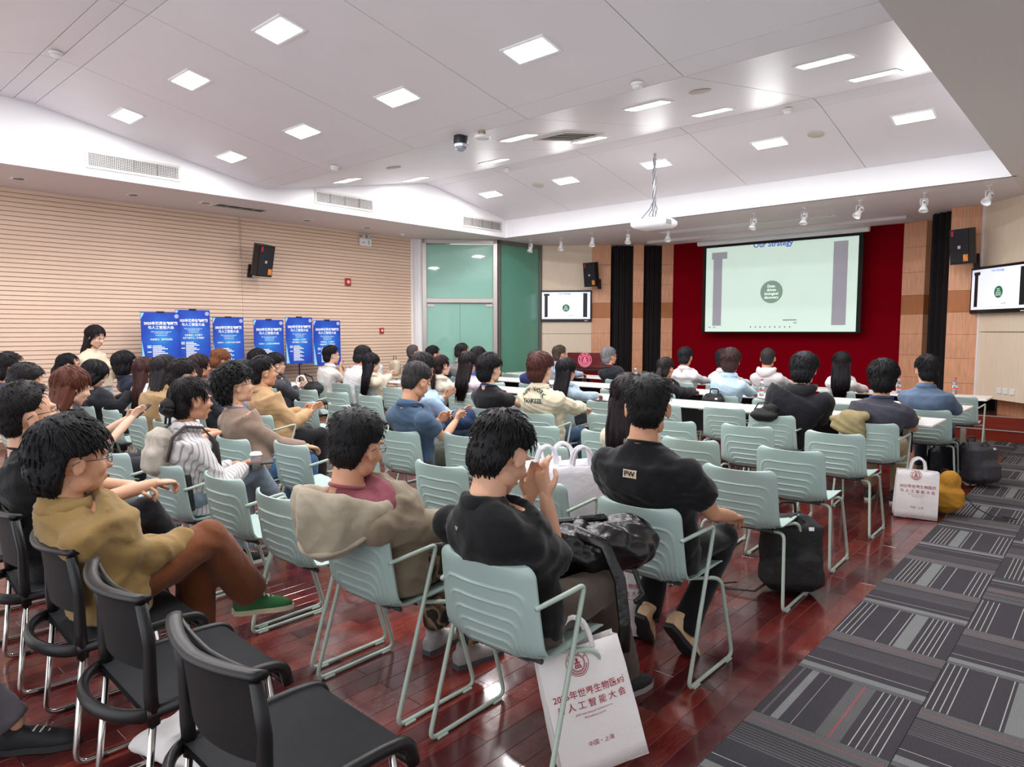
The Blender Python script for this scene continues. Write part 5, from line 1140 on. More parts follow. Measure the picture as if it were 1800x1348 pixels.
for x, y, lab in ((-3.52, 8.78, 'red-capped bottle between the pale blue shirt and the black hooded jacket'), (-1.70, 10.75, 'red-capped bottle with a teal mark at the right end of the front table'), (-3.60, 10.50, 'red-capped bottle ahead of the pale hooded top'), (-2.52, 10.05+.3, 'red-capped bottle right of the woman with loose black hair'), (-2.30, 10.42, 'red-capped bottle ahead of the man in the grey tee'), (-6.42, 10.40, 'red-capped bottle right of the grey-haired man'), (-4.95, 8.78, 'red-capped bottle above the head with the back logo'), (-4.05, 8.80, 'red-capped bottle beside the woman in the black suit'), (-7.55, 8.85, 'red-capped bottle right of the man in the plain black tee')):
    bottle(x, y, .752, lab)
# ------------------------------------------------------------------ the people
PEOPLE = {}
def P(name, hx, hy, hz, label, **k):
    """head top at (hx, hy, hz); sits on the nearest chair, or on a new one"""
    ch = k.pop('chair', None); best = None
    if ch is None:
        for (x, y, *_r) in CH:
            d = math.hypot(x-hx, (y-.12)-hy)
            if d < .36 and (best is None or d < best[0]) and (x, y) not in TAKEN: best = (d, x, y)
        if best: cx_, cy_ = best[1:]
        else:
            cx_, cy_ = hx, hy+.13
            mint_chair(cx_, cy_, random.uniform(-3, 3), False, k.pop('chlab', 'mint chair under the '+label.split(' ', 0)[0])[:200] if False else k.pop('chlab'))
    else: cx_, cy_ = ch
    k.pop('chlab', None); TAKEN.add((cx_, cy_))
    PEOPLE[name] = person(name, cx_, cy_, hz, hx=(hx-cx_)*.8+0, hy=hy-cy_, label=label, **k); return PEOPLE[name]
TAKEN = set()
def logo_pw(i):
    o = i['shirt']; m = MB(); z = i['Up'][2]-.075
    Mf = frame((0, -.3, 0), (1, 0, 0), (0, 0, 1)); 
    r = MB(); r.rings([[(a, b, 0) for a, b in ((-.033, -.017), (.033, -.017), (.033, .017), (-.033, .017))]], cap=False); r = MB(); grect(r, -.036, -.019, .036, .019, T(i['Up'][0], z, 0))
    drape(o, r, Mf).build('back_logo', mat('logo_cream', '#cdbfa6', .7), o)
    t_ = MB(); text(t_, 'PW', .034, T(i['Up'][0], z, 0), bold=.02, sx=1.1); drape(o, t_, Mf, .007).build('logo_letters', M_BLACKP, o)
def logo_small(i):
    o = i['shirt']; z = i['Up'][2]-.03; Mf = frame((0, -.3, 0), (1, 0, 0), (0, 0, 1)); t_ = MB(); c = T(i['Up'][0]-.03, z, 0)
    t_.add([(-.012, .006, 0), (.012, .006, 0), (.004, -.008, 0), (-.004, -.008, 0)], [[0, 1, 2, 3]], c); drape(o, t_, Mf).build('back_logo', mat('logo_grey', '#9a9294', .6), o)
def yankees(i):
    o = i['shirt']; Mf = frame((0, -.3, 0), (1, 0, 0), (0, 0, 1)); t_ = MB(); z = 1.035
    for k, c in enumerate('NEW YORK'):
        a = math.radians(56-k*16); text(t_, c, .054, T(i['Up'][0]+.155*math.cos(a+0)*1.0, z-.12+.14*math.sin(a)*1.0, 0) @ RZ(a-math.pi/2) if False else T(i['Up'][0]+.145*math.sin(math.radians(-56+k*16)), z-.13+.13*math.cos(math.radians(-56+k*16)), 0) @ RZ(math.radians(56-k*16)*.55), bold=.03)
    text(t_, 'YANKEES', .062, T(i['Up'][0], z-.115, 0), bold=.03, sx=.85); drape(o, t_, Mf, .004).build('lettering', mat('letter_green', '#1f3b35', .8), o)
def big_hood(i):
    Nk = i['Nk']; root = i['root']; Up = i['Up']
    hd = MB(); R = []
    for a_ in np.linspace(-.35, math.pi+.35, 33):
        q = max(0, math.sin(a_)); ax, ay = .205+.0*q, .160+.02*q
        c_ = a3(Nk[0]+ax*math.cos(a_), Nk[1]-ay*math.sin(a_)+.01, Nk[2]-.075-.05*q)
        dr = .045+.105*q; w_ = .028+.018*q; out = a3(math.cos(a_), -math.sin(a_), 0); ring = []
        for t in np.linspace(0, 2*math.pi, 17)[:-1]:
            rr = w_*math.cos(t)*(1+.3*math.sin(a_*9)); zz = dr*math.sin(t); ring.append(c_+out*(rr+.018*q*math.sin(t))+a3(0, 0, zz))
        R.append(ring)
    hd.rings(R); o = smesh('h', hd, .008, None, amp=.009, seed=4, sm=2)
    P_ = []
    for a_ in np.linspace(-.35, math.pi+.35, 25):
        q = max(0, math.sin(a_)); P_.append(a3(Nk[0]+(.212+.01*q)*math.cos(a_), Nk[1]-(.165+.035*q)*math.sin(a_)+.01, Nk[2]-.075-.05*q-(.045+.10*q)*.8))
    o.tube(P_, .013, 8); P_ = [a3(p[0]*1.0, p[1], p[2]+2*(.045+.105*max(0, math.sin(a_)))*.9) for p, a_ in zip(P_, np.linspace(-.35, math.pi+.35, 25))]
    o.build('hood', fab('#a59a86'), root, smooth=True)
    e = .013; bw = 1.08*1.04; sw = i['sw']; Cp = i['Cp']
    m = MB(); loft(m, [(Cp, .178*bw+e, .115+e), (Up*.6+Cp*.4, .188*bw+e, .108+e), (Up+a3(0, 0, -.035), sw*.99+e*.7, .088+e), (Up+a3(0, 0, .008), sw*.74+e*.5, .070+e*.6), (Nk+a3(0, .0, -.012), .080+e*.5, .068+e*.5), (Nk+a3(0, .004, .010), .066+e*.5, .062+e*.5)], 22)
    limb(m, [i['arms'][0][1]], [.064], 12); limb(m, [i['arms'][1][1]], [.064], 12)
    smesh('t', m, .009, None, amp=.003, seed=2).tube([Nk+a3(.074*math.cos(t), .070*math.sin(t), .006-.014*math.sin(t)) for t in np.linspace(0, 2*math.pi, 25)[:-1]], .008, 8, close=True).build('tee_shirt', fab('#8a4a55'), root, smooth=True)
    fr = MB(); loft(fr, [(i['pel']+a3(0, .10, .02), .11, .07), (i['Cp']+a3(0, .105, 0), .10, .065), (Nk+a3(0, .05, -.03), .05, .03)], 14); smesh('f', fr, .01, None, amp=.004).build('shirt_front', fab('#8a4a55'), root, smooth=True)
def stripes_mat():
    m = bpy.data.materials.new('striped_cotton'); m.use_nodes = True; nt = m.node_tree; b = nt.nodes['Principled BSDF']; N = nt.nodes.new; L = nt.links.new
    tc = N('ShaderNodeTexCoord'); mp = N('ShaderNodeMapping'); L(tc.outputs['Object'], mp.inputs[0]); mp.inputs['Rotation'].default_value = (0, .1, 1.1)
    w_ = N('ShaderNodeTexWave'); w_.inputs['Scale'].default_value = 13; w_.inputs['Distortion'].default_value = .12; L(mp.outputs[0], w_.inputs['Vector'])
    r = N('ShaderNodeValToRGB'); cr = r.color_ramp; cr.interpolation = 'CONSTANT'; cr.elements[0].color = lin('#d9d5d3'); cr.elements[1].position = .80; cr.elements[1].color = lin('#8b8591'); e = cr.elements.new(.88); e.color = lin('#d9d5d3'); e = cr.elements.new(.95); e.color = lin('#8b8591')
    L(w_.outputs[0], r.inputs[0]); L(r.outputs[0], b.inputs['Base Color']); b.inputs['Roughness'].default_value = .9; return m
def girl_extra(i):
    i['shirt'].data.materials[0] = stripes_mat(); root = i['root']; Up = i['Up']; 
    for sx in (-1, 1): MB().tube([Up+a3(sx*.09, -.155, -.14), Up+a3(sx*.105, -.125, .0), Up+a3(sx*.11, -.05, .062), Up+a3(sx*.115, .05, .045), Up+a3(sx*.13, .125, -.06), Up+a3(sx*.155, .13, -.2)], .023, 10, flat=.3, flatdir=(0, -.6, .8)).build('backpack_strap', fab('#3a3336'), root, smooth=True)
def camo_mat():
    m = bpy.data.materials.new('camouflage'); m.use_nodes = True; nt = m.node_tree; b = nt.nodes['Principled BSDF']; N = nt.nodes.new; L = nt.links.new
    tc = N('ShaderNodeTexCoord'); n = N('ShaderNodeTexNoise'); n.inputs['Scale'].default_value = 11; n.inputs['Detail'].default_value = 1.5; L(tc.outputs['Object'], n.inputs['Vector'])
    r = N('ShaderNodeValToRGB'); cr = r.color_ramp; cr.interpolation = 'CONSTANT'
    cr.elements[0].color = lin('#1d1a18'); cr.elements[1].position = .44; cr.elements[1].color = lin('#5a4a3a'); e = cr.elements.new(.52); e.color = lin('#8a7358'); e = cr.elements.new(.6); e.color = lin('#2d2a24')
    L(n.outputs[0], r.inputs[0]); L(r.outputs[0], b.inputs['Base Color']); b.inputs['Roughness'].default_value = .9; return m
def phone_extra(col='#2a2c33'):
    def f(i):
        W = (i['arms'][0][3]+i['arms'][1][3])/2
        Mx = i['root'].matrix_basis.copy() @ T(*(W+a3(0, .095, .045))) @ RX(math.radians(40))
        o = MB().box((0, 0, 0), (.075, .15, .009), bev=.003).build('smartphone', mat('phone_'+col.strip('#'), col, .2), None, M=Mx)
        i['phone'] = o
    return f
SK1, SK2, SK3, SK4 = '#d6a587', '#cd9878', '#dfb49b', '#c08b6d'
# nearest row
P('brownjkt', -3.00, .82, 1.262, 'man in tan jacket and brown corduroys with green shoes, slouching in a black chair', chair=(-3.02, .955), hair='mop', hc='#0e0d10', top='jacket', tc='#8f7446', pants='#6f3f22', legs='cross', vox=.0115, glasses='wire', hyaw=0, hpitch=2, tw=1.3, shoes=('#2f6b3c', '#cfc9a8'), seed=1, pose='lap', wristR=(.02, .30, .70), wristL=(-.12, .26, .66), skin=SK2)
P('glasses_l', -3.90, .88, 1.36, 'man in black tee with thick black glasses, arms folded on his knee at far left', chair=(-3.74, .955), hair='crew', hc='#131012', top='tee', tc='#131315', pants='#1c1d22', legs='cross', vox=.0115, glasses='black', hyaw=0, hpitch=-8, seed=2, pose='clasp', wristR=(.10, .40, .83), wristL=(.16, .42, .80), skin=SK1)
P('hoodie', -2.40, 1.70, 1.272, 'man in beige hooded jacket slipped off his shoulders over a maroon tee', chair=(-2.40, 1.88), hair='crew', hc='#0f0e11', top='hoodie', tc='#8d7f6b', pants='#5a4a3a', vox=.0115, glasses='wire', hyaw=14, hpitch=10, roll=4, slip=True, seed=3, pose='lap', wristR=(.14, .34, .72), extra=big_hood, shoes=('#9a9693', '#4a4a50'), skin=SK2, wide=1.08)
P('center', -1.73, 1.86, 1.300, 'man in black collared shirt bowing his head with both hands at his face', chair=(-1.67, 1.92), hair='short', hc='#121012', top='polo', slen=.93, bulge=True, tc='#0e0e10', pants='#4f443a', vox=.0115, hyaw=4, hpitch=30, tw=1.2, seed=4, pose='face', wristR=(.03, .10, .97), wristL=(-.06, .11, .95), extra=logo_small, shoes=('#17171a', '#8d8a86'), skin=SK1, wide=1.12, legs='fwd')
P('T', -1.69, 2.84, 1.395, 'broad man in black tee with a small cream PW patch below the collar', chair=(-1.66, 2.93), hair='crew', hc='#0d0d0f', top='tee', tc='#0f1013', pants='#101114', vox=.0115, hyaw=24, hpitch=2, seed=5, pose='lap', wristR=(.24, .30, .68), wristL=(-.15, .26, .66), legs='tuck', extra=logo_pw, shoes=('#cdab86', '#1b1b1e'), skin=SK2, wide=1.26)
# second block on the left
P('girlbun', -4.30, 1.83, 1.318, 'woman in striped grey shirt with low hair bun and a backpack on', sex='f', hair='bun', hc='#120f11', top='shirt', tc='#d0ccc9', pants='#7e8e9c', legs='cross', vox=.012, hyaw=0, hpitch=2, seed=6, pose='lap', wristR=(.10, .28, .74), wristL=(-.02, .28, .72), extra=girl_extra, skin=SK4)
P('curly', -5.12, 2.50, 1.335, 'curly-haired man in taupe long-sleeved top with blue lanyard and glasses', hair='curly', hc='#0f0e10', top='knit', tc='#8c7668', pants='#3f6288', legs='flat', vox=.013, glasses='black', lan='blue', hyaw=-10, hpitch=-8, seed=7, skin=SK1, pose='knee')
P('m2', -6.62, 1.50, 1.335, 'man with cropped hair and glasses looking down behind the thick-glasses man', hair='crew', hc='#191719', top='shirt', tc='#5a5f6a', glasses='wire', hpitch=22, seed=8, skin=SK1, chlab='mint chair under the cropped-haired man looking down at far left')
P('m1', -8.05, 1.70, 1.39, 'man with spiky hair cut by the left picture edge', hair='short', hc='#191719', top='shirt', tc='#3b4250', seed=9, chlab='mint chair under the spiky-haired man at the left edge')
P('redhair', -5.80, 1.60, 1.333, 'woman with auburn hair in a black tee raising a phone', sex='f', hair='fringe_long', hc='#5a2f22', top='tee', tc='#15151a', hpitch=18, seed=10, pose='phone', skin=SK3, extra=phone_extra(), chlab='mint chair under the auburn-haired woman')
P('w165', -8.30, 2.50, 1.272, 'woman in black sweater with dark hair hanging forward, left of the first empty chair', sex='f', hair='bob', hc='#141316', top='knit', tc='#1b1b20', hpitch=30, seed=11, skin=SK3, chlab='mint chair under the woman in the black sweater', pose='phone')
P('blackhair', -9.30, 2.54, 1.338, 'woman with black ponytail behind the auburn-haired woman', sex='f', hair='pony', hc='#161318', top='shirt', tc='#8d93a6', hyaw=-20, seed=12, chlab='mint chair under the woman with the black ponytail at left')
P('w218', -9.04, 3.05, 1.350, 'woman in navy blazer with a short black bob', sex='f', hair='bob', hc='#131116', top='blazer', tc='#1c2233', pants='#1c2233', seed=13, hyaw=-10, hpitch=-5, skin=SK3)
P('w258', -8.07, 2.95, 1.303, 'woman with long reddish brown hair in a white blouse', sex='f', hair='fringe_long', hc='#3f2420', top='shirt', tc='#e6e2e4', seed=14, hyaw=-8, skin=SK3, chlab='mint chair under the woman in the white blouse')
P('tanback', -6.97, 2.72, 1.36, 'woman with long dark hair in a tan shirt', sex='f', hair='long', hc='#231c20', top='jacket', tc='#a58862', pants='#5b5f66', seed=15, hpitch=10)
P('whitetee', -6.44, 2.66, 1.342, 'man in white tee beside the tan shirt', hair='short', hc='#191416', top='tee', tc='#dedbdd', pants='#3c4046', seed=16, hpitch=10, skin=SK2)
P('w350', -8.0, 3.50, 1.329, 'woman with dark reddish hair below the second poster', sex='f', hair='long', hc='#2c1a1b', top='shirt', tc='#30323a', seed=17, chlab='mint chair under the woman below the second poster')
P('w390', -9.28, 4.35, 1.334, 'woman with light brown hair below the third poster', sex='f', hair='fringe', hc='#7a4a30', top='knit', tc='#5c5560', seed=18, hpitch=20, chlab='mint chair under the woman with light brown hair')
P('w430', -7.05, 3.55, 1.278, 'woman in pale lilac shirt bending her head behind the curly-haired man', sex='f', hair='bob', hc='#1a181d', top='shirt', tc='#a9b3d2', seed=19, hpitch=15, chlab='mint chair under the woman in pale lilac')
P('jacket', -6.29, 3.36, 1.352, 'man in tan canvas jacket with upright collar holding a phone', hair='short', hc='#141216', top='jacket', tc='#b3926a', pants='#1b1a1d', glasses='wire', vox=.013, seed=20, pose='phone', hyaw=-10, hpitch=-3, wristR=(.12, .27, .80), wristL=(-.03, .28, .79), extra=phone_extra('#402428'), skin=SK2)
P('m455', -9.46, 5.0, 1.325, 'man showing only black hair between the third and fourth posters', hair='fringe', hc='#161418', top='shirt', tc='#32343c', seed=21, chlab='mint chair under the man below the gap in the posters')
P('m487', -8.87, 4.95, 1.28, 'young man in charcoal shirt and glasses below the fourth poster', hair='fringe', hc='#151318', top='shirt', tc='#3f3f45', glasses='black', pants='#22232a', seed=22, hyaw=-12, pose='phone', wristR=(.12, .27, .78), wristL=(-.03, .28, .78), skin=SK3)
# centre
P('bluepolo', -4.27, 3.62, 1.342, 'man in steel blue polo with blue lanyard, head bowed over a phone', hair='crew', hc='#2b2829', top='polo', tc='#42586f', pants='#3f4438', lan='blue', glasses='wire', hpitch=28, hyaw=4, vox=.012, seed=23, pose='phone', wristR=(.17, .28, .84), wristL=(-.02, .26, .83), extra=phone_extra(), skin=SK2, wide=1.12)
P('longhair', -2.47, 3.88, 1.318, 'woman whose very long dark hair hides her, beside the man with the back logo', sex='f', chair=(-2.36, 3.98), hair='long', hc='#241a1d', top='jacket', tc='#d3c8b0', pants='#55585f', seed=24, vox=.013, s=1.0, hpitch=-4, hyaw=15)
P('ltblue', -5.26, 4.53, 1.362, 'man in pale blue shirt with rolled sleeves and glasses behind the steel blue polo', hair='mop', hc='#1c171a', top='shirt', tc='#a8c4e2', pants='#3a4a63', glasses='black', seed=25, hpitch=10, pose='phone', wristR=(.2, .28, .75), skin=SK2)
P('blackT', -4.95, 5.18, 1.355, 'man in plain black tee with blue lanyard in front of the table row', hair='mop', hc='#151317', top='tee', tc='#16161a', pants='#23242a', lan='blue', seed=26, hyaw=-5, pose='table', skin=SK3)
P('NY', -4.27, 5.20, 1.38, 'man with reddish hair in cream jacket lettered NEW YORK YANKEES', hair='fringe', hc='#4a2620', top='jacket', tc='#d6cbb0', pants='#36506c', glasses='black', seed=27, hyaw=0, pose='table', vox=.012, extra=yankees, skin=SK3, wide=1.12)
P('w785', -6.75, 6.20, 1.281, 'woman in cream shirt with brown ponytail and hair clip', sex='f', hair='pony', hc='#2b1a1c', top='shirt', tc='#e3dcc9', glasses='wire', seed=28, hyaw=-8, skin=SK3, pose='table', chair=(-7.08, 6.32))
P('w828', -6.38, 6.28, 1.323, 'woman in pale pink with long straight black hair', sex='f', hair='long', hc='#1b1519', top='knit', tc='#dccbd6', seed=29, pose='table', hpitch=8)
P('m588', -9.5, 6.28, 1.362, 'man in white polo resting his chin on his hand below the rightmost poster', hair='short', hc='#151418', top='polo', tc='#e4e0da', pants='#2a2c33', glasses='wire', seed=30, hyaw=-10, pose='phone', wristR=(.14, .16, 1.0), skin=SK3)
P('m640', -8.85, 6.42, 1.35, 'man in white long-sleeved shirt leaning forward left of the woman in beige', hair='fringe', hc='#1a191c', top='shirt', tc='#ebe8ea', seed=31, hpitch=22, pose='table')
P('w657', -8.10, 6.05, 1.278, 'woman in beige blouse with long wavy black hair near the phone on the table', sex='f', hair='long', hc='#17131a', top='shirt', tc='#dccdb8', seed=32, hyaw=-14, pose='phone', skin=SK3, chair=(-8.36, 6.25))
P('w1005', -4.93, 6.50, 1.277, 'woman in pale denim shirt with long straight hair writing at the table', sex='f', hair='long', hc='#151318', top='shirt', tc='#a9bccb', glasses='wire', seed=33, pose='table', hyaw=-12)
P('grayT', -1.60, 6.74, 1.332, 'man in grey tee leaning on the aisle end of the rear table', hair='mop', hc='#111013', top='tee', tc='#45454f', pants='#a08c6c', lan='blue', seed=34, pose='table', hpitch=8, hyaw=10, wristR=(.22, .42, .80), wide=1.15, skin=SK2)
P('blackjkt', -2.25, 6.76, 1.378, 'heavy man in black hooded jacket with tousled hair', hair='mop', hc='#18171b', top='hoodie', tc='#1b1b21', pants='#3c352f', seed=35, pose='table', hpitch=10, hyaw=6, wide=1.35, skin=SK3)
# middle and front tables
P('m725', -9.72, 8.15, 1.352, 'man with grey crew cut in striped pale blue shirt and red lanyard near the bags', hair='buzz', hc='#4a4442', top='shirt', tc='#b7c7e4', lan='red', seed=36, pose='table', hyaw=-12, skin=SK2, chlab='mint chair under the man with the grey crew cut')
P('m755', -9.18, 8.15, 1.332, 'man with dark short hair just left of the door strip lettering', hair='short', hc='#17151a', top='shirt', tc='#5d6b7d', seed=37, pose='table', hyaw=-15, chlab='mint chair under the dark-haired man by the glass door')
P('m812', -8.62, 8.32, 1.386, 'balding man in grey polo turned sideways in front of the glass doors', hair='receding', hc='#1b191b', top='polo', tc='#8f9090', seed=38, yaw=0, hyaw=-20, hpitch=10, skin=SK2, wide=1.15, chlab='mint chair under the man in the grey polo')
P('m845', -7.85, 7.98, 1.328, 'person with dark wavy hair seen above the woman in pale pink', hair='fringe', hc='#1b1719', top='knit', tc='#3a5a94', seed=39, chair=(-8.05, 8.10))
P('navy', -6.70, 8.0, 1.312, 'man in navy polo with greying crew cut beside the green glass', hair='buzz', hc='#2f2c2d', top='polo', tc='#20285a', seed=40, hyaw=5, hpitch=12, skin=SK1, wide=1.1)
P('w1175', -4.40, 7.88, 1.266, 'woman in black suit with low ponytail tied by a white band', sex='f', hair='pony', hc='#231b1c', top='blazer', tc='#121216', seed=41, pose='table', hyaw=-5)
P('m1293', -3.62, 8.10, 1.376, 'person with brown bobbed hair in pale blue shirt above a black backpack', hair='fringe', hc='#3a2624', top='shirt', tc='#b9d3e6', seed=42, pose='table', hyaw=12)
P('bluejkt', -1.54, 8.12, 1.352, 'man in blue-grey jacket at the aisle end of the middle table', hair='short', hc='#17161a', top='shirt', tc='#5d7089', pants='#1e2129', glasses='black', seed=43, pose='table', hyaw=24, skin=SK1, wide=1.12)
P('m985', -7.47, 9.62, 1.338, 'man with greying brown hair in pale blue shirt and glasses near the podium', hair='short', hc='#4c3f38', top='shirt', tc='#b4c4dc', lan='blue', glasses='black', seed=44, hyaw=-18, pose='table')
P('gray', -6.44, 9.55, 1.328, 'grey-haired man in black polo with red lanyard before the podium', hair='short', hc='#77777a', top='polo', tc='#1e2228', lan='red', glasses='wire', seed=45, hyaw=-18, hpitch=-6, chair=(-6.22, 9.70))
P('m1209', -5.10, 9.73, 1.343, 'man in white dress shirt at the front table, left of the projection screen', hair='short', hc='#1c1b1f', top='shirt', tc='#e2dfe2', seed=46, hpitch=6, hyaw=5, pose='table')
P('m1275', -4.48, 9.73, 1.328, 'man in white shirt mostly hidden behind the brown bobbed hair', hair='short', hc='#1a191c', top='shirt', tc='#d9e2ea', seed=47, pose='table')
P('m1353', -3.82, 9.73, 1.362, 'man in pale grey hooded top with a bald spot', hair='buzz', hc='#2a2627', top='hoodie', tc='#cdcaca', seed=48, pose='table', hyaw=12)
P('w1483', -2.83, 9.73, 1.320, 'woman in white with loose wavy black hair at the front table', sex='f', hair='long', hc='#161318', top='shirt', tc='#e4dfdf', seed=49, pose='table', hyaw=14)
PEOPLE['hoodie']['root'].children
for c in PEOPLE['hoodie']['root'].children:
    if c.name.startswith('trousers'): c.data.materials[0] = camo_mat()
# standing woman by the slatted wall
st = person('stander', -10.1, 3.10, 1.667, hx=.03, hy=.0, yaw=-62, hyaw=0, hpitch=22, sex='f', hair='long', hc='#1d1518', top='knit', tc='#ddccb2', pants='#a9b4c3', pose='phone', wristR=(.05, .26, 1.17), wristL=(-.06, .27, 1.16), vox=.013, seed=50, stand=True,
    label='standing woman in cream cardigan looking at her phone by the slatted wall', skin=SK3, extra=phone_extra('#d8d8dc'))
# cut-off legs at the lower left corner
def legs_only():
    root = tag(empty('person', (-2.95, .28, 0), math.radians(0)), 'person at the lower left corner, only black shoe and grey trouser knee visible', 'person')
    body = MB(); pel = a3(-.55, -.25, .545)
    L = [(a3(-.62, -.2, .545), a3(-.30, .05, .50), a3(-.12, .32, .12)), (a3(-.48, -.3, .545), a3(-.02, .10, .33), a3(-.10, .0, .1))]
    for h_, k_, a_ in L: limb(body, [h_, k_, a_], [.07, .05, .035], 12)
    loft(body, [(pel+a3(0, 0, -.06), .14, .1), (pel+a3(0, 0, .25), .13, .1), (pel+a3(0, 0, .48), .16, .09), (pel+a3(0, 0, .56), .05, .05)]); limb(body, [pel+a3(0, 0, .55), pel+a3(0, 0, .66)], [.05, .05], 12)
    b = smesh('b', body, .014, None); hv, hf = get_head(.01, False); b.add(hv, hf, T(*(pel+a3(0, .02, .77)))); b.build('body', skin_mat(SK1), root, smooth=True)
    tr = MB(); loft(tr, [(pel+a3(0, 0, -.08), .165, .125), (pel+a3(0, 0, .09), .15, .118)])
    for h_, k_, a_ in L: limb(tr, [h_, h_*.5+k_*.5, k_], [.088, .083, .075], 14); tr.tube([k_, k_*.5+a_*.5, a_], [.074, .068, .062], 14)
    smesh('t', tr, .014, None, amp=.006).build('trousers', fab('#57535a'), root, smooth=True)
    sh = MB(); loft(sh, [(pel+a3(0, 0, -.02), .165, .12), (pel+a3(0, 0, .25), .15, .12), (pel+a3(0, 0, .48), .19, .11), (pel+a3(0, 0, .57), .07, .07)])
    for sx in (-1, 1): limb(sh, [pel+a3(sx*.18, 0, .46), pel+a3(sx*.23, .05, .20), pel+a3(sx*.1, .25, .12)], [.06, .055, .045], 12)
    smesh('s', sh, .014, None, amp=.006).build('shirt', fab('#3a3a40'), root, smooth=True); link('hair', get_hair('short', '#141214', 0), root, T(*(pel+a3(0, .02, .77))))
    link('shoe', get_shoe('#1a1a1d', '#2b2b2e'), root, T(-.10, .36, .002) @ RZ(math.radians(-35))); link('shoe', get_shoe('#1a1a1d', '#2b2b2e'), root, T(-.10, .02, .002))
legs_only()
# ------------------------------------------------------------------ bags and belongings
tote(T(-1.375, 2.03, .012) @ RZ(math.radians(57)) @ RY(math.radians(-11)) @ RX(math.radians(-9)), .33, .44, .13, 'white tote bag with red seal and Chinese lettering, leaning on the nearest mint chair')
TG = 'white tote bags heaped on one chair'
for k, (dx, dy, rz, ry, lab) in enumerate(((.13, .02, 62, 4, 'white tote bag at the right of the heap on a mint chair'), (.0, .10, 50, -3, 'white tote bag in the middle of the heap on a mint chair'), (-.12, .03, 40, -8, 'white tote bag at the left of the heap on a mint chair'), (-.02, -.08, 55, 2, 'white tote bag at the back of the heap, against the chair back'))):
    tote(T(-2.36+dx, 3.0+dy, .468) @ RZ(math.radians(rz)) @ RY(math.radians(ry)), .33, .39, .09, lab, TG, printed=False, mt=mat('nonwoven_bright', '#ecebf0', .65, bump=.2, bscale=40, vary=.03), seed=k+3)
tote(T(-1.93, 3.0, .012) @ RZ(math.radians(35)) @ RX(math.radians(-6)), .30, .38, .12, 'white tote bag with a red seal standing on the floor beyond the leather bag', seed=9)
tote(T(-1.30, 6.62, .012) @ RZ(math.radians(20)) @ RY(math.radians(2)), .32, .40, .16, 'white tote bag standing in the aisle by the end of the rear table', seed=11)
p = MB(); p.box((0, 0, .14), (.26, .2, .26), bev=.07); p.ell((.02, 0, .28), (.09, .07, .1), 12, 8)
blob('sling_bag', p, T(-1.12, 6.92, .01) @ RZ(.4), mat('mustard_canvas', '#b98325', .8, bump=.3, bscale=60), 'mustard yellow bag with black strap slumped behind the aisle tote', 'bag', .012, .008, extra=lambda t: MB().tube([(.1, 0, .2), (.22, -.02, .07), (.34, -.06, .012), (.5, -.08, .01), (.42, -.02, .012)], .014, 6, flat=.3, flatdir=(0, 0, 1)).build('strap', M_BNY, t, smooth=True))
backpack(T(-1.47, 4.20, .01) @ RZ(math.radians(38)) @ RX(math.radians(-4)), .34, .50, .21, M_BNY, 'black backpack on the floor beside the aisle, under a mint chair')
backpack(T(-1.08, 8.48, .01) @ RZ(math.radians(60)) @ RX(math.radians(-5)), .33, .46, .22, M_GNY, 'dark grey backpack on the floor at the carpet edge', seed=5)
p = MB(); p.box((0, 0, .17), (.36, .16, .32), bev=.04)
blob('handbag', p, T(-1.40, 8.62, .01) @ RZ(.5), mat('navy_bag', '#15161d', .6, bump=.3, bscale=40), 'black holdall on the floor left of the dark grey backpack', 'bag', .014, .006, extra=lambda t: MB().tube(fillet([(-.12, .05, .31), (-.12, .05, .40), (.12, .05, .40), (.12, .05, .31)], .05), .009, 8).build('handle', M_BNY, t, smooth=True))
backpack(T(-3.74, 7.83, .46) @ RZ(math.radians(4)), .27, .40, .13, M_BNY, 'black backpack hanging on the chair of the pale blue shirt', seed=7, tail=False)
p = MB(); p.box((0, 0, .06), (.26, .16, .12), bev=.05); p.ell((.05, 0, .12), (.08, .05, .05), 10, 7)
blob('shoulder_bag', p, T(-2.55, 6.45, .74) @ RZ(.1), M_BNY, 'small black bag hooked over a chair back left of the black hooded jacket', 'bag', .012, .006, extra=lambda t: MB().tube([(-.1, 0, .1), (-.06, 0, .17), (.04, 0, .18), (.1, 0, .1)], .007, 6).build('strap', M_BNY, t, smooth=True))
# leather bag on the lap
p = MB(); p.box((0, 0, .11), (.46, .26, .17), bev=.07); p.ell((.16, .02, .13), (.15, .14, .11), 14, 10); p.ell((-.12, -.01, .14), (.16, .12, .10), 14, 10); p.ell((.03, -.07, .15), (.12, .08, .08), 12, 8)
def lea(t):
    MB().box((-.12, -.02, .245), (.09, .05, .02), bev=.009).build('buckle_patch', mat('leather_patch', '#2b2c30', .35), t); MB().box((.03, .05, .235), (.14, .04, .03), bev=.01).build('handle', M_LEA, t)
    MB().tube([(-.10, -.10, .21), (.0, -.16, .16), (.05, -.175, .02), (.06, -.18, -.15), (.05, -.18, -.26)], .026, 8, flat=.3, flatdir=(0, 1, 0)).build('strap', M_LEA, t, smooth=True)
    MB().tube([(.15, .14, .15), (.26, .16, .02), (.28, .1, -.12), (.22, .06, -.14)], .013, 8, flat=.4, flatdir=(0, 1, 0)).build('strap', M_LEA, t, smooth=True)
blob('leather_bag', p, T(-1.62, 2.30, .575) @ RZ(math.radians(58)) @ RX(math.radians(-8)), M_LEA, 'shiny black leather bag on the lap of the man holding his face', 'bag', .008, .018, 6, extra=lea)
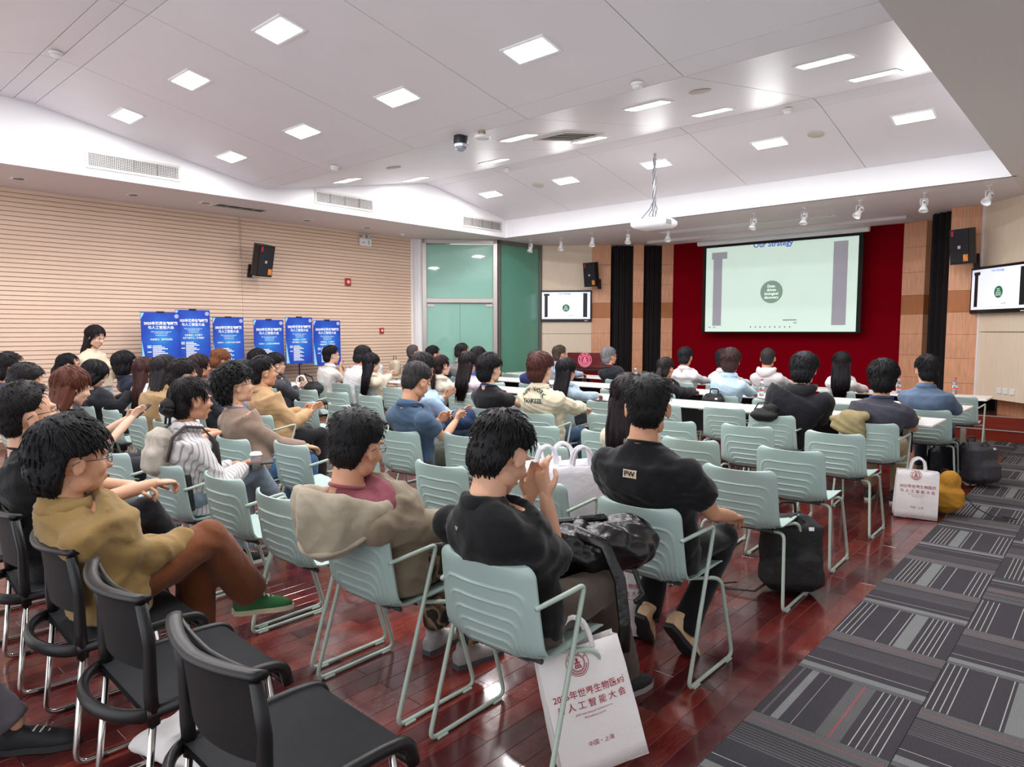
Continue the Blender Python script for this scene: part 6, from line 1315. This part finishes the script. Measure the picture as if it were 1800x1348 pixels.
# khaki jacket over a chair back
p = MB(); loft(p, [((-.02, 0, -.10), .15, .05), ((0, .0, -.02), .14, .06), ((.02, .01, .05), .10, .06), ((.03, .02, .085), .05, .03)], 14); p.ell((.08, .02, .05), (.08, .05, .04), 12, 8); p.ell((-.08, .01, .02), (.08, .05, .04), 12, 8)
blob('draped_jacket', p, T(-1.80, 6.46, .80), fab('#9a8c66', 'canvas'), 'khaki jacket heaped over a chair back behind the grey tee', 'jacket', .009, .016, 8)
# backpack worn by the woman with the bun
g_ = PEOPLE['girlbun']; gl = np.array(g_['root'].matrix_basis)
p = MB(); p.box((0, 0, 0), (.24, .12, .30), bev=.045); p.box((0, -.05, -.05), (.18, .07, .17), bev=.03)
mm = mat('pale_print_canvas', '#b4ab9d', .8, vary=.25, vscale=14, bump=.3, bscale=30)
blob('backpack', p, g_['root'].matrix_basis @ T(-.03, -.20, .86) @ RX(math.radians(-6)), mm, 'pale patterned backpack worn by the woman in the striped shirt', 'bag', .01, .003, 7, extra=lambda t: MB().tube([(-.03, .03, .17), (-.03, .03, .215), (.03, .03, .215), (.03, .03, .17)], .008, 6).build('handle', M_BNY, t, smooth=True))
o = MB().lathe([(.001, 0), (.03, 0), (.03, .2), (.026, .215), (.001, .216)], 18).build('umbrella_case', mat('matt_black', '#1a1a1e', .5), M=g_['root'].matrix_basis @ T(.175, -.12, .52) @ RX(math.radians(5))); tag(o, 'black cylindrical flask in the side pocket of the pale backpack', 'flask'); o.name = 'flask'
t = tag(empty('drink_cup', (-4.18, 2.17, .70)), 'clear plastic cup of red fruit drink held by the woman in the striped shirt', 'cup')
MB().lathe([(.001, 0), (.026, 0), (.038, .095), (.036, .095), (.025, .004), (.001, .004)], 20).build('cup', mat('clear_cup', '#e9ecec', .1, trans=.8), t, smooth=True); MB().lathe([(.001, .006), (.024, .006), (.032, .06), (.001, .062)], 20).build('drink', mat('red_drink', '#c8304a', .3), t, smooth=True); MB().lathe([(.001, .098), (.04, .094), (.04, .1), (.03, .115), (.001, .118)], 20).build('lid', M_WPLAST, t, smooth=True)
o = MB().box((0, 0, 0), (.13, .20, .012), bev=.004).build('tablet_case', mat('dark_leather', '#2a2422', .5), M=T(-4.22, 2.20, .735) @ RZ(-.5) @ RX(.06)); tag(o, 'dark tablet case lying on the light jeans of the striped-shirt woman', 'tablet')
# white cloth bag under the black chairs
p = MB(); p.box((0, 0, .05), (.40, .30, .09), bev=.04); p.ell((.1, .05, .07), (.12, .1, .05), 12, 8)
blob('cloth_bag', p, T(-2.55, 1.06, .012) @ RZ(.3), M_NW, 'crumpled white cloth bag on the floor under the second black chair', 'bag', .012, .016, 9)
p = MB(); p.box((0, 0, .05), (.30, .14, .10), bev=.04)
blob('shoulder_bag', p, T(-3.18, 1.10, .47), fab('#7a3038'), 'dark red bag wedged beside the man in the tan jacket', 'bag', .012, .01, 2) if False else None
# bags near the doors
for (x, y, z, w_, h_, d_, c_, nm, lab) in ((-10.15, 8.05, .757, .22, .30, .14, '#c9b9a4', 'tote_bag', 'beige fabric tote standing on the small table by the doors'), (-10.45, 7.85, .757, .24, .24, .16, '#d7dde6', 'plastic_bag', 'translucent carrier bag with red packets on the small table'), (-9.95, 8.35, .757, .18, .30, .14, '#1f2024', 'backpack', 'black and orange backpack on the small table by the doors')):
    p = MB(); p.box((0, 0, h_/2), (w_, d_, h_), bev=.05); blob(nm, p, T(x, y, z), fab(c_, 'canvas'), lab, 'bag', .016, .012, 5, extra=lambda t, h_=h_: MB().tube([(-.05, 0, h_-.02), (-.03, 0, h_+.07), (.03, 0, h_+.07), (.05, 0, h_-.02)], .007, 6).build('handle', M_BNY, t, smooth=True))
o = MB().ell((0, 0, 0), (.06, .05, .08), 12, 8).build('fruit_pack', mat('orange_toy', '#e9a02c', .6), M=T(-9.90, 8.27, 1.0)); tag(o, 'orange trim pouch on the black backpack by the doors', 'pouch'); o.name = 'pouch'
tote(T(-9.62, 6.0, .468) @ RZ(.6), .34, .36, .16, 'white carrier bag on a mint chair beside the man in the white polo', printed=False, seed=21) if False else None
tote(T(-9.35, 5.62, .012) @ RZ(.8), .4, .8, .2, 'tall white carrier bag left of the man in the white polo', printed=False, seed=22)
p = MB(); p.box((0, 0, .10), (.32, .16, .20), bev=.07)
blob('shoulder_bag', p, T(-8.34, 5.20, .70), M_BNY, 'black strapped bag slung over an empty mint chair near the easels', 'bag', .014, .012, 3, extra=lambda t: MB().tube([(-.12, 0, .18), (-.2, -.02, .3), (.0, -.02, .26), (.16, -.06, .05)], .014, 6, flat=.4, flatdir=(0, 1, 0)).build('strap', M_BNY, t, smooth=True))
p = MB(); p.ell((0, 0, .08), (.18, .12, .09), 14, 9); p.ell((.08, .04, .12), (.1, .08, .08), 12, 8)
blob('shoulder_bag', p, T(-4.85, 4.62, .64), fab('#2b3a58', 'canvas'), 'dark navy bag with rosette on the lap of the pale blue shirt', 'bag', .012, .014, 4)
for (x, y, rz, lab) in ((-4.35, 7.25, .2, 'white sheet of paper before the lettered cream jacket'), (-2.9, 7.35, -.1, 'white leaflet on the rear table left of the grey tee'), (-7.9, 7.3, .3, 'white sheet of paper before the woman in beige')):
    o = MB().box((0, 0, 0), (.21, .297, .002)).build('paper_sheet', M_PAPER, M=T(x, y, .7525) @ RZ(rz)); tag(o, lab, 'paper')
for (x, y, lab) in ((-4.75, 7.28, 'dark phone lying on the rear table near the denim shirt'), (-3.3, 8.95, 'dark phone on the middle table ahead of the pale blue shirt'), (-8.0, 6.98+.3, 'blue-lit phone on the table before the woman in beige'), (-6.1, 10.35, 'black phone on the front table right of the grey-haired man')):
    o = MB().box((0, 0, 0), (.075, .15, .009), bev=.003).build('smartphone', mat('phone_black', '#1c1f26', .2), M=T(x, y, .7575) @ RZ(.5)); tag(o, lab, 'phone')
p = MB(); p.ell((0, 0, .018), (.045, .03, .018), 12, 8); p.ell((.02, .01, .02), (.03, .025, .02), 10, 7)
blob('tissue', p, T(-1.48, 7.38, .752), mat('kraft', '#c9b48c', .7), 'small crumpled beige wrapper near the corner of the rear table', 'wrapper', .006, .004, 3)
# labels of hand-held phones
for k, lab in (('redhair', 'dark phone held up by the auburn-haired woman'), ('jacket', 'dark red phone held by the man in the tan canvas jacket'), ('bluepolo', 'phone held by the man in the steel blue polo'), ('stander', 'white phone held by the standing woman')):
    o = (PEOPLE[k] if k in PEOPLE else st).get('phone')
    if o is None and k == 'stander': o = st.get('phone')
    if o is not None: tag(o, lab, 'phone')

for k in range(3):
    m_ = MB(); annulus(m_, .010, .018, Matrix.Identity(4), 10); rect(m_, -.016, -.003, .012, .003, Matrix.Identity(4))
    o = m_.build('wall_marking', mat('mark_red', '#b3303a', .6), M=frame((-11.238, 7.36+k*.045, 1.70), (0, 1, 0), (0, 0, 1))); tag(o, 'tiny red mark on the slatted wall right of the rightmost blue poster', 'marking', 'tiny red wall marks')
for o in bpy.data.objects:
    if o.type == 'MESH' and o.parent and any(q in o.name for q in ('lettering', 'print', 'session_title', 'pictogram', 'exhaust_slots')): o['kind'] = 'stuff'
